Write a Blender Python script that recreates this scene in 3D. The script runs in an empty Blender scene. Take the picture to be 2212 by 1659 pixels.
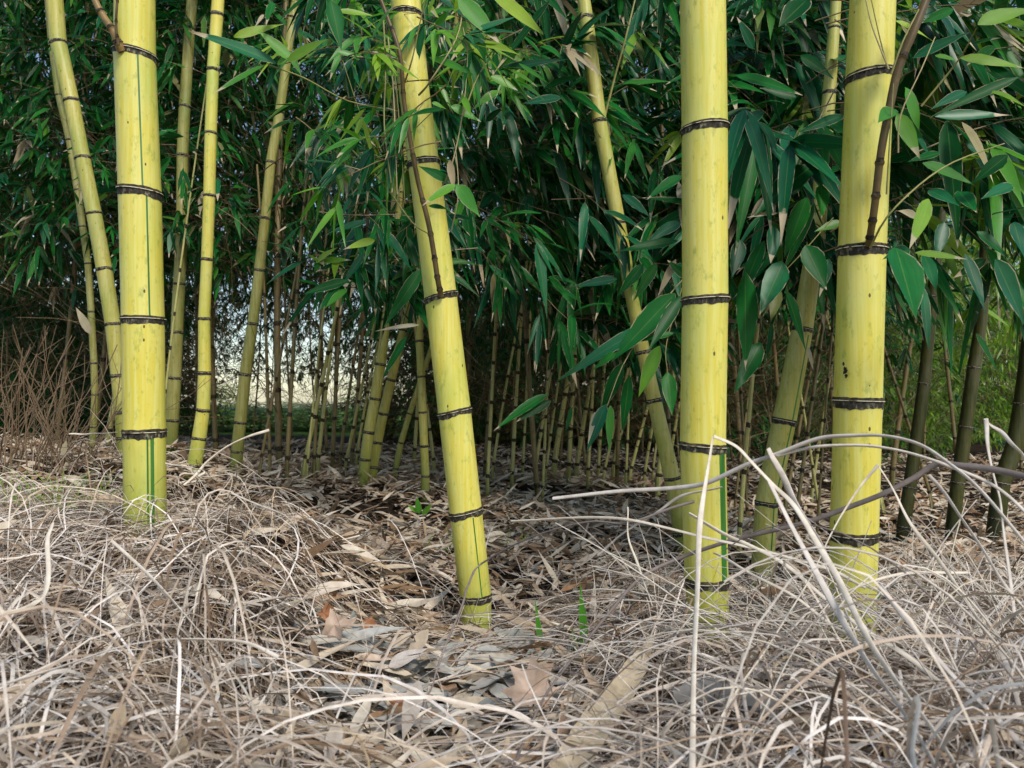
import bpy, math, random
import numpy as np
from mathutils import Vector
random.seed(7); rng = np.random.default_rng(11)

# ---------------------------------------------------------------- camera, sky, sun, exposure
SC = bpy.context.scene; COL = SC.collection
F = 1703.0; CX = 1106.0; CY = 829.5; HOR = 880.0; CAMZ = 0.45      # focal length in photo units, horizon row
PITCH = math.atan((HOR - CY) / F)
cam_d = bpy.data.cameras.new('camera'); cam = bpy.data.objects.new('camera', cam_d); COL.objects.link(cam)
cam.location = (0, 0, CAMZ); cam.rotation_euler = (math.pi/2 + PITCH, 0, 0)
cam_d.sensor_width = 36; cam_d.lens = 36 * F / 2212.0; cam_d.clip_start = 0.02; cam_d.clip_end = 900
cam_d.dof.use_dof = True; cam_d.dof.focus_distance = 1.3; cam_d.dof.aperture_fstop = 14
SC.camera = cam
SUN_EL, SUN_AZ = math.radians(41), math.radians(152)                # azimuth clockwise from +Y: behind the camera
W = bpy.data.worlds.new('World'); SC.world = W; W.use_nodes = True
nt = W.node_tree; bg = nt.nodes['Background']; sky = nt.nodes.new('ShaderNodeTexSky')
sky.sky_type = 'NISHITA'; sky.sun_disc = False; sky.sun_elevation = SUN_EL; sky.sun_rotation = SUN_AZ
sky.dust_density = 1.0; sky.air_density = 1.15; sky.ozone_density = 1.0
nt.links.new(sky.outputs[0], bg.inputs[0]); bg.inputs[1].default_value = 0.10
ld = bpy.data.lights.new('sun', 'SUN'); ld.energy = 1.75; ld.angle = math.radians(12); ld.color = (1.0, 0.93, 0.84)
sun = bpy.data.objects.new('sun', ld); COL.objects.link(sun)
sd = Vector((math.sin(SUN_AZ)*math.cos(SUN_EL), math.cos(SUN_AZ)*math.cos(SUN_EL), math.sin(SUN_EL)))
sun.rotation_euler = sd.to_track_quat('Z', 'Y').to_euler()
SC.view_settings.view_transform = 'Standard'; SC.view_settings.look = 'None'
SC.view_settings.exposure = 0.88; SC.view_settings.gamma = 1.0
SC.cycles.max_bounces = 6; SC.cycles.diffuse_bounces = 3; SC.cycles.glossy_bounces = 2
SC.cycles.transmission_bounces = 3; SC.cycles.transparent_max_bounces = 4; SC.cycles.caustics_reflective = False
SC.cycles.sample_clamp_indirect = 6.0

# ---------------------------------------------------------------- helpers
CP, SP = math.cos(PITCH), math.sin(PITCH)
def pt(X, Y, d):
    "world point seen at photo position X, Y and standing d metres away"
    u = (X - CX)/F*d; v = (CY - Y)/F*d
    return np.array((u, d*CP - v*SP, CAMZ + d*SP + v*CP))

def link_mesh(me, name):
    o = bpy.data.objects.new(name, me); COL.objects.link(o); return o

class MB:
    "collects quads in numpy blocks"
    def __init__(s): s.v = []; s.q = []; s.m = []; s.l = []; s.n = 0
    def add(s, V, Q, m=0, luv=None):
        V = np.asarray(V, float); Q = np.asarray(Q, int)
        s.l.append(np.zeros((len(V), 3)) if luv is None else luv)
        s.v.append(V); s.q.append(Q + s.n); s.n += len(V)
        s.m.append(np.full(len(Q), m) if np.isscalar(m) else np.asarray(m))
    def tube(s, P, R, sides=6, m=0):
        P = np.asarray(P, float); n = len(P); R = np.broadcast_to(np.asarray(R, float), (n,))
        T = np.gradient(P, axis=0); T /= np.linalg.norm(T, axis=1)[:, None] + 1e-9
        ref = np.array((0.13, 0.3, 1.0)) if abs(T[0][2]) < .8*1 else np.array((1.0, .2, 0.1))
        A = np.cross(T, ref); A /= np.linalg.norm(A, axis=1)[:, None] + 1e-9; B = np.cross(T, A)
        a = np.linspace(0, 2*math.pi, sides, endpoint=False)
        V = P[:, None] + R[:, None, None]*(np.cos(a)[None, :, None]*A[:, None] + np.sin(a)[None, :, None]*B[:, None])
        i = np.arange(n-1)[:, None]*sides; j = np.arange(sides)[None]; k = (j+1) % sides
        Q = np.stack(np.broadcast_arrays(i+j, i+k, i+sides+k, i+sides+j), -1).reshape(-1, 4)
        s.add(V.reshape(-1, 3), Q, m)
    def leaves(s, P, D, N, L, Wd, bend, m=0, hi=True, ragged=0.0):
        "batch of lanceolate leaves: base P, direction D, face normal N, droop bend (fraction of length)"
        P = np.asarray(P, float); k = len(P)
        if k == 0: return
        D = np.asarray(D, float); D = D/(np.linalg.norm(D, axis=1)[:, None]+1e-9)
        N = np.asarray(N, float); S = np.cross(D, N); S /= np.linalg.norm(S, axis=1)[:, None]+1e-9; N = np.cross(S, D)
        L = np.broadcast_to(L, (k,)); Wd = np.broadcast_to(Wd, (k,)); bend = np.broadcast_to(bend, (k,))
        if hi: t = np.array((0, .05, .14, .29, .48, .68, .86, 1.0)); w = np.array((.07, .36, .78, 1.0, .92, .62, .25, .01))
        else:  t = np.array((0, .22, .6, 1.0)); w = np.array((.1, .95, .85, .03))
        n = len(t)
        C = P[:, None] + D[:, None]*(L[:, None]*t)[..., None]
        C[..., 2] -= (bend*L)[:, None]*t**2
        half = (Wd[:, None]*w*.5)[..., None]
        if hi:
            wob = (rng.uniform(-1, 1, (k, 1))*np.sin(t*5+rng.uniform(0, 6, (k, 1)))*.10)[..., None]*Wd[:, None, None]
            fold = .28
            V = np.stack((C - S[:, None]*half + N[:, None]*(half*fold+wob), C, C + S[:, None]*half + N[:, None]*(half*fold-wob)), 2); c = 3
        else:
            V = np.stack((C - S[:, None]*half, C + S[:, None]*half), 2); c = 2
        V = V.reshape(-1, 3); base = (np.arange(k)*n*c)[:, None, None]
        i = (np.arange(n-1)*c)[None, :, None]; j = np.arange(c-1)[None, None]
        Q = np.stack((base+i+j, base+i+j+1, base+i+j+1+c, base+i+j+c), -1).reshape(-1, 4)
        if not np.isscalar(m): m = np.repeat(np.asarray(m), (n-1)*(c-1))
        ac = (-1, 0, 1) if hi else (-1, 1)
        luv = np.empty((k, n, c, 3)); luv[..., 0] = np.array(ac)[None, None]; luv[..., 1] = t[None, :, None]; luv[..., 2] = rng.uniform(0, 1, (k, 1, 1))
        s.add(V, Q, m, luv.reshape(-1, 3))
    def build(s, name, mats, parent=None, origin=(0, 0, 0), smooth=True):
        V = np.concatenate(s.v) - np.asarray(origin); Q = np.concatenate(s.q); M = np.concatenate(s.m)
        me = bpy.data.meshes.new(name); me.vertices.add(len(V)); me.vertices.foreach_set('co', V.astype(np.float32).ravel())
        me.loops.add(len(Q)*4); me.loops.foreach_set('vertex_index', Q.astype(np.int32).ravel())
        me.polygons.add(len(Q)); me.polygons.foreach_set('loop_start', (np.arange(len(Q))*4).astype(np.int32))
        me.polygons.foreach_set('material_index', M.astype(np.int32))
        if smooth: me.polygons.foreach_set('use_smooth', np.ones(len(Q), bool))
        if not isinstance(mats, (list, tuple)): mats = [mats]
        for m in mats: me.materials.append(m)
        at = me.attributes.new('luv', 'FLOAT_VECTOR', 'POINT'); at.data.foreach_set('vector', np.concatenate(s.l).astype(np.float32).ravel())
        me.update(); me.validate()
        o = link_mesh(me, name)
        if parent: o.parent = parent
        else: o.location = origin
        return o

def tag(o, label=None, cat=None, group=None, kind=None):
    if label: o['label'] = label
    if cat: o['category'] = cat
    if group: o['group'] = group
    if kind: o['kind'] = kind
    return o
def thing(name, loc, label, cat, group=None):
    o = bpy.data.objects.new(name, None); o.empty_display_size = .05; COL.objects.link(o)
    o.location = tuple(loc); return tag(o, label, cat, group)
def copy_tree(o, parent=None):
    c = o.copy(); COL.objects.link(c); c.parent = parent
    for ch in [x for x in o.children]: copy_tree(ch, c)
    return c

# ---------------------------------------------------------------- materials
def mat(name, rough=.5, spec=.5):
    m = bpy.data.materials.new(name); m.use_nodes = True
    b = m.node_tree.nodes['Principled BSDF']; b.inputs['Roughness'].default_value = rough
    b.inputs['Specular IOR Level'].default_value = spec
    return m, m.node_tree.nodes, m.node_tree.links, b
def ramp(N, stops, interp='LINEAR'):
    r = N.new('ShaderNodeValToRGB'); e = r.color_ramp.elements; r.color_ramp.interpolation = interp
    while len(e) < len(stops): e.new(.5)
    for x, (p, c) in zip(e, stops): x.position = p; x.color = (*c, 1) if len(c) == 3 else c
    return r
def noise(N, Lk, scale, detail=3, vec=None, rough=.5):
    n = N.new('ShaderNodeTexNoise'); n.inputs['Scale'].default_value = scale; n.inputs['Detail'].default_value = detail
    n.inputs['Roughness'].default_value = rough
    if vec is not None: Lk.new(vec, n.inputs['Vector'])
    return n
def mapping(N, Lk, scale):
    tc = N.new('ShaderNodeTexCoord'); mp = N.new('ShaderNodeMapping'); mp.inputs['Scale'].default_value = scale
    Lk.new(tc.outputs['Object'], mp.inputs['Vector']); return mp.outputs['Vector'], tc.outputs['Object']
def mix(N, Lk, fac, a, b, mode='MIX'):
    x = N.new('ShaderNodeMix'); x.data_type = 'RGBA'; x.blend_type = mode
    for sock, val in ((x.inputs[0], fac), (x.inputs[6], a), (x.inputs[7], b)):
        if hasattr(val, 'links'): Lk.new(val, sock)
        elif isinstance(val, tuple): sock.default_value = (*val, 1)
        else: sock.default_value = val
    return x.outputs[2]
def bump(N, Lk, h, b, strength=.2, dist=.002):
    x = N.new('ShaderNodeBump'); x.inputs['Strength'].default_value = strength; x.inputs['Distance'].default_value = dist
    Lk.new(h, x.inputs['Height']); Lk.new(x.outputs[0], b.inputs['Normal'])

def mth(N, Lk, op, a, bb=0.0):
    x = N.new('ShaderNodeMath'); x.operation = op
    for k, q in enumerate((a, bb)):
        if hasattr(q, 'links'): Lk.new(q, x.inputs[k])
        else: x.inputs[k].default_value = q
    return x.outputs[0]
def culm_mat(name, yellow, pale, green, gmax=.45, specks=True):
    m, N, Lk, b = mat(name, .42, .35)
    vs, ob = mapping(N, Lk, (60, 60, 2.2))
    streak = noise(N, Lk, 3.0, 4, vs, .6)
    v2, _ = mapping(N, Lk, (7, 7, 3)); big = noise(N, Lk, 1.6, 3, v2)
    c = mix(N, Lk, ramp_out(N, Lk, streak.outputs[0], .38, .62), yellow, pale)
    gm = ramp_out(N, Lk, big.outputs[0], .48, .78, gmax); c = mix(N, Lk, gm, c, green)
    v5, _ = mapping(N, Lk, (9, 9, 5)); wx = noise(N, Lk, 1.9, 4, v5, .6); c = mix(N, Lk, ramp_out(N, Lk, wx.outputs[0], .50, .74, .42), c, tuple(min(1, x*.9+.07) for x in pale))
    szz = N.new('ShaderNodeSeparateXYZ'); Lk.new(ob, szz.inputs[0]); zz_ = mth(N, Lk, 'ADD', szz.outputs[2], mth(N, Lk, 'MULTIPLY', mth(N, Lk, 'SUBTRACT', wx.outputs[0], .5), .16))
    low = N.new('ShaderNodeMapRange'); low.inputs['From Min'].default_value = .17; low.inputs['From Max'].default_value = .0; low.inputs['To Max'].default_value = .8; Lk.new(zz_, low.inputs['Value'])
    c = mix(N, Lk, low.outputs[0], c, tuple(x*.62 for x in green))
    v3, _ = mapping(N, Lk, (70, 70, 34)); dust = noise(N, Lk, 1.3, 5, v3, .7)
    c = mix(N, Lk, ramp_out(N, Lk, dust.outputs[0], .55, .72, .65), c, tuple(x*.6 for x in green))
    if specks:
        v4, _ = mapping(N, Lk, (85, 85, 45)); vo = N.new('ShaderNodeTexVoronoi'); vo.inputs['Scale'].default_value = 1.0
        Lk.new(v4, vo.inputs['Vector'])
        rr = N.new('ShaderNodeMath'); rr.operation = 'LESS_THAN'; Lk.new(vo.outputs['Distance'], rr.inputs[0]); rr.inputs[1].default_value = .13
        sx = N.new('ShaderNodeSeparateColor'); Lk.new(vo.outputs['Color'], sx.inputs[0])
        gt = N.new('ShaderNodeMath'); gt.operation = 'GREATER_THAN'; Lk.new(sx.outputs[0], gt.inputs[0]); gt.inputs[1].default_value = .90
        mu = N.new('ShaderNodeMath'); mu.operation = 'MULTIPLY'; Lk.new(rr.outputs[0], mu.inputs[0]); Lk.new(gt.outputs[0], mu.inputs[1])
        c = mix(N, Lk, mu.outputs[0], c, (.10, .08, .03))
    Lk.new(c, b.inputs['Base Color'])
    bump(N, Lk, streak.outputs[0], b, .12, .0006)
    return m
def ramp_out(N, Lk, src, a, bb, top=1.0):
    r = N.new('ShaderNodeMapRange'); r.inputs['From Min'].default_value = a; r.inputs['From Max'].default_value = bb
    r.inputs['To Max'].default_value = top; Lk.new(src, r.inputs['Value']); return r.outputs[0]

M = {}
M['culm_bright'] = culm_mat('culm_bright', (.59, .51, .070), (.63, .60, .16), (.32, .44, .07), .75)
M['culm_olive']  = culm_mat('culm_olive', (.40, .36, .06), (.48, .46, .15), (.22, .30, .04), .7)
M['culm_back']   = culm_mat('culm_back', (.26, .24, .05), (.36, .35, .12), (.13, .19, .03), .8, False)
M['culm_shaded']   = culm_mat('culm_shaded', (.035, .040, .008), (.065, .065, .014), (.015, .028, .007), .7, False)  # dark olive: shade of the backlit culms put into the colour
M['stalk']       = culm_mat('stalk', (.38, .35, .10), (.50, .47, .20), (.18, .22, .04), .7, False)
M['stalk_brown'] = culm_mat('stalk_brown', (.16, .11, .04), (.22, .17, .07), (.08, .09, .02), .8, False)
m, N, Lk, b = mat('groove_green', .4); v, _ = mapping(N, Lk, (50, 50, 5)); n = noise(N, Lk, 2, 3, v)
r = ramp(N, [(.3, (.02, .12, .02)), (.7, (.06, .20, .03))]); Lk.new(n.outputs[0], r.inputs[0]); Lk.new(r.outputs[0], b.inputs[0]); M['groove'] = m
m, N, Lk, b = mat('node_black', .7, .2); v, _ = mapping(N, Lk, (110, 110, 60)); n = noise(N, Lk, 1.6, 4, v, .65)
r = ramp(N, [(.36, (.016, .013, .010)), (.54, (.05, .045, .035)), (.64, (.20, .19, .13)), (.74, (.34, .32, .14))])
Lk.new(n.outputs[0], r.inputs[0]); Lk.new(r.outputs[0], b.inputs[0]); bump(N, Lk, n.outputs[0], b, .4, .001); M['node'] = m
m, N, Lk, b = mat('node_soot', .75, .2); v, _ = mapping(N, Lk, (110, 110, 90)); n = noise(N, Lk, 1.6, 4, v)
r = ramp(N, [(.4, (.012, .010, .008)), (.75, (.10, .08, .04))]); Lk.new(n.outputs[0], r.inputs[0]); Lk.new(r.outputs[0], b.inputs[0]); M['soot'] = m
m, N, Lk, b = mat('scar_pale', .6, .3); v, _ = mapping(N, Lk, (90, 90, 90)); n = noise(N, Lk, 1.5, 2, v)
r = ramp(N, [(.38, (.10, .08, .04)), (.5, (.62, .58, .42))]); Lk.new(n.outputs[0], r.inputs[0]); Lk.new(r.outputs[0], b.inputs[0]); M['scar'] = m

def luv_nodes(N, Lk):
    at = N.new('ShaderNodeAttribute'); at.attribute_name = 'luv'; sx = N.new('ShaderNodeSeparateXYZ'); Lk.new(at.outputs['Vector'], sx.inputs[0])
    return sx.outputs[0], sx.outputs[1], sx.outputs[2]
def leaf_mat(name, cols, rough=.38, trans=.25, tcol=(.25, .5, .05), spec=.5, edge=1.0):
    m, N, Lk, b = mat(name, rough, spec)
    g = N.new('ShaderNodeNewGeometry'); r = ramp(N, cols); Lk.new(g.outputs['Random Per Island'], r.inputs[0])
    v, _ = mapping(N, Lk, (22, 22, 22)); n = noise(N, Lk, 2, 3, v)
    f = ramp_out(N, Lk, n.outputs[0], .3, .75, .4); c = mix(N, Lk, f, r.outputs[0], (.35, .45, .25), 'MULTIPLY')
    ax, al, rd = luv_nodes(N, Lk)
    cb = N.new('ShaderNodeCombineXYZ'); sc = N.new('ShaderNodeVectorMath'); sc.operation = 'MULTIPLY'; sc.inputs[1].default_value = (9, 1.5, 40)
    at = N.new('ShaderNodeAttribute'); at.attribute_name = 'luv'; Lk.new(at.outputs['Vector'], sc.inputs[0]); ve = noise(N, Lk, 1, 2, sc.outputs[0])
    c = mix(N, Lk, ramp_out(N, Lk, ve.outputs[0], .4, .7, .5), c, (.55, .6, .5), 'MULTIPLY')
    aab = mth(N, Lk, 'ABSOLUTE', ax)
    rib = mth(N, Lk, 'MULTIPLY', mth(N, Lk, 'LESS_THAN', aab, .05), .28)
    c = mix(N, Lk, rib, c, (.16, .28, .06))
    ed = ramp_out(N, Lk, aab, .90, .97, 1.0); ed = mth(N, Lk, 'MULTIPLY', ed, ramp_out(N, Lk, n.outputs[0], .46, .56, .8)); ed = mth(N, Lk, 'MULTIPLY', ed, edge)
    nz = mth(N, Lk, 'MULTIPLY', mth(N, Lk, 'SUBTRACT', n.outputs[0], .5), .35)
    tp = mth(N, Lk, 'ADD', mth(N, Lk, 'ADD', al, nz), mth(N, Lk, 'MULTIPLY', rd, -.55)); tp = mth(N, Lk, 'MULTIPLY', ramp_out(N, Lk, tp, .72, .76, 1.0), edge)
    dryf = mth(N, Lk, 'MAXIMUM', ed, tp); c = mix(N, Lk, dryf, c, (.50, .42, .28))
    Lk.new(c, b.inputs[0])
    t = N.new('ShaderNodeBsdfTranslucent'); c2 = mix(N, Lk, .5, r.outputs[0], tcol); Lk.new(c2, t.inputs[0])
    ms = N.new('ShaderNodeMixShader'); ms.inputs[0].default_value = trans
    Lk.new(b.outputs[0], ms.inputs[1]); Lk.new(t.outputs[0], ms.inputs[2])
    Lk.new(ms.outputs[0], N['Material Output'].inputs[0]); return m
M['leaf_dark'] = leaf_mat('leaf_dark', [(0, (.003, .055, .010)), (.5, (.005, .115, .022)), (.86, (.018, .18, .026)), (.955, (.07, .18, .02)), (.985, (.30, .25, .13)), (1, (.40, .34, .20))], .38, .18, (.03, .20, .02), .14)
M['leaf_teal'] = leaf_mat('leaf_teal', [(0, (.002, .065, .024)), (.6, (.004, .105, .042)), (1, (.012, .15, .05))], .38, .12, (.02, .18, .03), .28)
M['leaf_bright'] = leaf_mat('leaf_bright', [(0, (.04, .22, .02)), (.5, (.07, .30, .03)), (1, (.16, .40, .03))], .4, .35, (.2, .6, .03))
M['leaf_lime'] = leaf_mat('leaf_lime', [(0, (.15, .33, .02)), (.5, (.25, .46, .03)), (1, (.40, .56, .05))], .45, .4, (.3, .6, .05))  # yellow-green, colour raised further to stand in for light through the leaves
M['leaf_brown'] = leaf_mat('leaf_brown', [(0, (.05, .035, .012)), (.4, (.12, .085, .03)), (.7, (.10, .12, .03)), (1, (.25, .19, .08))], .6, .15, (.1, .1, .03), .1)
M['leaf_olive'] = leaf_mat('leaf_olive', [(0, (.05, .14, .012)), (.4, (.09, .22, .02)), (.8, (.18, .33, .035)), (1, (.30, .44, .06))], .4, .4, (.18, .4, .04))  # young yellow-green, colour brightened to stand in for backlight
M['leaf_dry'] = leaf_mat('leaf_dry', [(0, (.30, .23, .13)), (.6, (.46, .39, .27)), (1, (.56, .50, .38))], .6, .2, (.5, .35, .2), .3)
def straw_mat(name, cols, rough=.55):
    m, N, Lk, b = mat(name, rough, .3); g = N.new('ShaderNodeNewGeometry'); r = ramp(N, cols); Lk.new(g.outputs['Random Per Island'], r.inputs[0])
    v, _ = mapping(N, Lk, (60, 60, 60)); n = noise(N, Lk, 1.5, 3, v); f = ramp_out(N, Lk, n.outputs[0], .35, .7, .4)
    Lk.new(mix(N, Lk, f, r.outputs[0], (.35, .28, .22), 'MULTIPLY'), b.inputs[0]); return m
M['straw'] = straw_mat('straw', [(0, (.12, .075, .045)), (.16, (.30, .21, .14)), (.36, (.50, .41, .32)), (.62, (.66, .58, .49)), (.9, (.80, .75, .69)), (1, (.52, .38, .20))])
M['straw_gap_shade'] = straw_mat('straw_gap_shade', [(0, (.022, .014, .009)), (.6, (.07, .045, .03)), (1, (.16, .11, .075))])  # dark copy of the straw: shade between strands put into the colour
M['litter'] = straw_mat('litter', [(0, (.17, .10, .05)), (.14, (.34, .22, .13)), (.34, (.50, .39, .27)), (.64, (.62, .53, .40)), (.88, (.70, .63, .51)), (.95, (.40, .22, .11)), (1, (.68, .63, .54))])
M['litter_pale'] = straw_mat('litter_pale', [(0, (.30, .29, .26)), (.5, (.46, .46, .42)), (.8, (.58, .57, .50)), (1, (.42, .33, .22))])
M['stem_grey'] = straw_mat('stem_grey', [(0, (.46, .42, .38)), (.5, (.58, .53, .47)), (1, (.66, .61, .54))])
M['stem_dark'] = straw_mat('stem_dark', [(0, (.16, .13, .12)), (.5, (.24, .20, .18)), (1, (.30, .25, .22))])
M['stem_pale'] = straw_mat('stem_pale', [(0, (.62, .54, .42)), (1, (.74, .68, .58))])
M['twig'] = straw_mat('twig', [(0, (.07, .045, .02)), (.5, (.15, .10, .045)), (.85, (.26, .20, .10)), (1, (.42, .36, .22))])
M['twig_green'] = straw_mat('twig_green', [(0, (.16, .17, .05)), (.6, (.30, .30, .10)), (1, (.42, .34, .20))])
M['branch_brown'] = straw_mat('branch_brown', [(0, (.085, .055, .022)), (1, (.14, .10, .04))], .4)
M['branch_olive'] = straw_mat('branch_olive', [(0, (.22, .14, .05)), (1, (.30, .21, .08))], .4)
M['maple'] = straw_mat('maple', [(0, (.42, .31, .22)), (1, (.46, .35, .27))])
M['maple_rust'] = straw_mat('maple_rust', [(0, (.32, .13, .05)), (1, (.38, .18, .09))])
M['sheath'] = straw_mat('sheath', [(0, (.52, .43, .29)), (1, (.55, .46, .32))])
M['bark'] = straw_mat('bark', [(0, (.30, .28, .25)), (1, (.36, .34, .30))], .8)
m, N, Lk, b = mat('ground', .95, .1)
v, ob = mapping(N, Lk, (1, 1, 1)); n1 = noise(N, Lk, 38, 5, ob, .7); n2 = noise(N, Lk, 3, 3, ob)
r = ramp(N, [(.35, (.016, .010, .007)), (.60, (.04, .027, .018)), (.74, (.15, .11, .075)), (.88, (.33, .26, .19))]); Lk.new(n1.outputs[0], r.inputs[0])
sx = N.new('ShaderNodeSeparateXYZ'); Lk.new(ob, sx.inputs[0])
ad = N.new('ShaderNodeMath'); ad.operation = 'MULTIPLY_ADD'; Lk.new(n2.outputs[0], ad.inputs[0]); ad.inputs[1].default_value = 3; Lk.new(sx.outputs[1], ad.inputs[2])
far = ramp_out(N, Lk, ad.outputs[0], 12.3, 13.6)
gr = ramp(N, [(.3, (.07, .16, .02)), (.7, (.20, .34, .06))]); Lk.new(n1.outputs[0], gr.inputs[0])
Lk.new(mix(N, Lk, far, r.outputs[0], gr.outputs[0]), b.inputs[0]); bump(N, Lk, n1.outputs[0], b, .8, .02); M['ground'] = m

# ---------------------------------------------------------------- main culms: axis rows (Y, X, width), node rows
CULMS = [
 dict(k='c1', d=1.25, ax=[(0,291,82),(118,291,84),(415,302,86),(690,309,86),(933,312,86),(1140,314,86)], nodes=[118,415,690,933], tilt=[7,6,1,0], m='culm_bright',
      lab='thick pale yellow bamboo with green stripes rising from the straw mound on the left', stripes=[(118,415,.50,.60),(415,690,.68,.70),(933,1200,.50,.58),(933,1200,.66,.76)]),
 dict(k='c2', d=1.34, ax=[(0,876,64),(31,879,64),(193,894,66),(352,915,67),(512,936,69),(641,952,70),(890,982,71),(1103,1006,70),(1287,1027,68),(1360,1030,64)], nodes=[31,352,641,890,1106,1288], tilt=[3,-1,-5,-4,-4,0], m='culm_bright',
      lab='yellow bamboo leaning left at the centre with a knobbly brown branch growing from its node', stripes=[(1106,1288,.42,.52)]),
 dict(k='c3', d=1.05, ax=[(0,1518,97),(278,1522,97),(647,1523,97),(963,1518,97),(1253,1526,92),(1365,1532,84)], nodes=[278,647,963,1253], tilt=[-4,-3,5,1], m='culm_bright',
      lab='thickest clean bright yellow bamboo right of centre with one broad green stripe at its foot', stripes=[(963,1253,.52,.80)]),
 dict(k='c4', d=1.03, ax=[(0,1885,93),(166,1878,96),(540,1862,97),(866,1853,98),(1154,1845,98),(1400,1838,98)], nodes=[166,540,866,1154], tilt=[-7,-1,0,-2], m='culm_bright',
      lab='thick yellow bamboo on the right with a dark insect scar and long brown branch'),
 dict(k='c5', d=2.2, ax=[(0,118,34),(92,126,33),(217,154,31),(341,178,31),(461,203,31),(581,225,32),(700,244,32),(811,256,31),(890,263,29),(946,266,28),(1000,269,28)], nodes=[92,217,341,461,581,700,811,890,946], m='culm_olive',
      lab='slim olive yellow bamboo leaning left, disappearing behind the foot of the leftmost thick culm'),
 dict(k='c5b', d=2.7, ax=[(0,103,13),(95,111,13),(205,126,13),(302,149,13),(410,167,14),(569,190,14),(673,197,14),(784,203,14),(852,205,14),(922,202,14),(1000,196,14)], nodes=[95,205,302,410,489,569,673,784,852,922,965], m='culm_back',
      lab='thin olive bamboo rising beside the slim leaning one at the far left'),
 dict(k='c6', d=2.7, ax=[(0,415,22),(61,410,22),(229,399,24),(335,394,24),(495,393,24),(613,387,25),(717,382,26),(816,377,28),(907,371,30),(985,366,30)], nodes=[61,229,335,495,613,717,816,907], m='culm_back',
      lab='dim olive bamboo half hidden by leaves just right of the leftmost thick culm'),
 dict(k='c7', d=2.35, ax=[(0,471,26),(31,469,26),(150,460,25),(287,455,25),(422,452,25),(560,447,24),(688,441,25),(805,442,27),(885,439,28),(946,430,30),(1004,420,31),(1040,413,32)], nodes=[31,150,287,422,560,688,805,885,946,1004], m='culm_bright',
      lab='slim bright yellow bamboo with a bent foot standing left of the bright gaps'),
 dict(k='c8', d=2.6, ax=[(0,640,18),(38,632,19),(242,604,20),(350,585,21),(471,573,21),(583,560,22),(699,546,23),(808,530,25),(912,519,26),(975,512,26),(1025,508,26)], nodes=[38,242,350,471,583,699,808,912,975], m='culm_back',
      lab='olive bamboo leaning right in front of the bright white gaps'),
 dict(k='c9', d=2.75, ax=[(560,850,18),(736,829,20),(786,822,23),(861,810,23),(933,797,24),(992,789,24),(1050,783,24)], nodes=[600,690,786,861,933,992], m='culm_olive',
      lab='left one of the twin slanting bamboos standing together left of the centre culm', top=700),
 dict(k='c10', d=2.85, ax=[(560,898,16),(712,872,18),(820,845,20),(893,828,21),(955,815,22),(1008,806,22),(1052,800,22)], nodes=[610,712,820,893,955,1008], m='culm_olive',
      lab='right one of the twin slanting bamboos standing together left of the centre culm', top=700),
 dict(k='c11', d=3.3, ax=[(770,926,11),(893,885,12),(956,866,13),(1011,855,13),(1052,848,13)], nodes=[800,893,956,1011], m='culm_olive',
      lab='short thin yellow bamboo slanting steeply towards the foot of the upright thin one', top=500),
 dict(k='c12', d=2.7, ax=[(400,899,15),(566,904,15),(736,906,17),(813,910,17),(890,913,18),(963,916,18),(1028,919,18),(1082,917,19)], nodes=[480,640,736,813,890,963,1028], m='culm_olive',
      lab='thin upright yellow bamboo just left of the leaning centre culm'),
 dict(k='c13', d=2.0, ax=[(0,1261,28),(38,1266,30),(261,1295,31),(481,1336,30),(617,1360,29),(760,1390,29),(864,1413,31),(1032,1452,35),(1200,1482,37)], nodes=[38,261,481,617,760,864,1032,1150], m='culm_olive',
      lab='slim yellow bamboo leaning left behind hanging leaves, foot hidden by the thickest culm'),
 dict(k='c14', d=1.8, ax=[(0,1806,22),(218,1790,28),(512,1764,36),(600,1750,40),(711,1733,44),(909,1694,50),(1086,1656,48),(1243,1646,48),(1320,1644,48)], nodes=[60,200,350,520,711,909,1086,1243], m='culm_olive',
      lab='greenish shaded bamboo leaning right between the two thick culms on the right', stripes=[(711,1300,.30,.42)]),
 dict(k='c16', d=2.7, ax=[(560,2022,22),(828,1996,25),(904,1986,26),(1052,1965,27),(1137,1952,28),(1215,1946,28)], nodes=[640,828,1052,1137], m='culm_shaded',
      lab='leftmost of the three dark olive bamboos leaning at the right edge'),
 dict(k='c17', d=2.7, ax=[(560,2128,24),(692,2120,24),(794,2104,27),(922,2086,28),(1042,2069,28),(1144,2057,28),(1195,2054,28)], nodes=[640,794,922,1042,1144], m='culm_shaded',
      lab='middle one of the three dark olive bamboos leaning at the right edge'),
 dict(k='c18', d=2.4, ax=[(640,2238,33),(873,2208,34),(958,2194,35),(1043,2163,35),(1180,2146,35)], nodes=[700,873,1043,1120], m='culm_shaded',
      lab='rightmost of the three dark olive bamboos, cut off by the right edge'),
]
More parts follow.
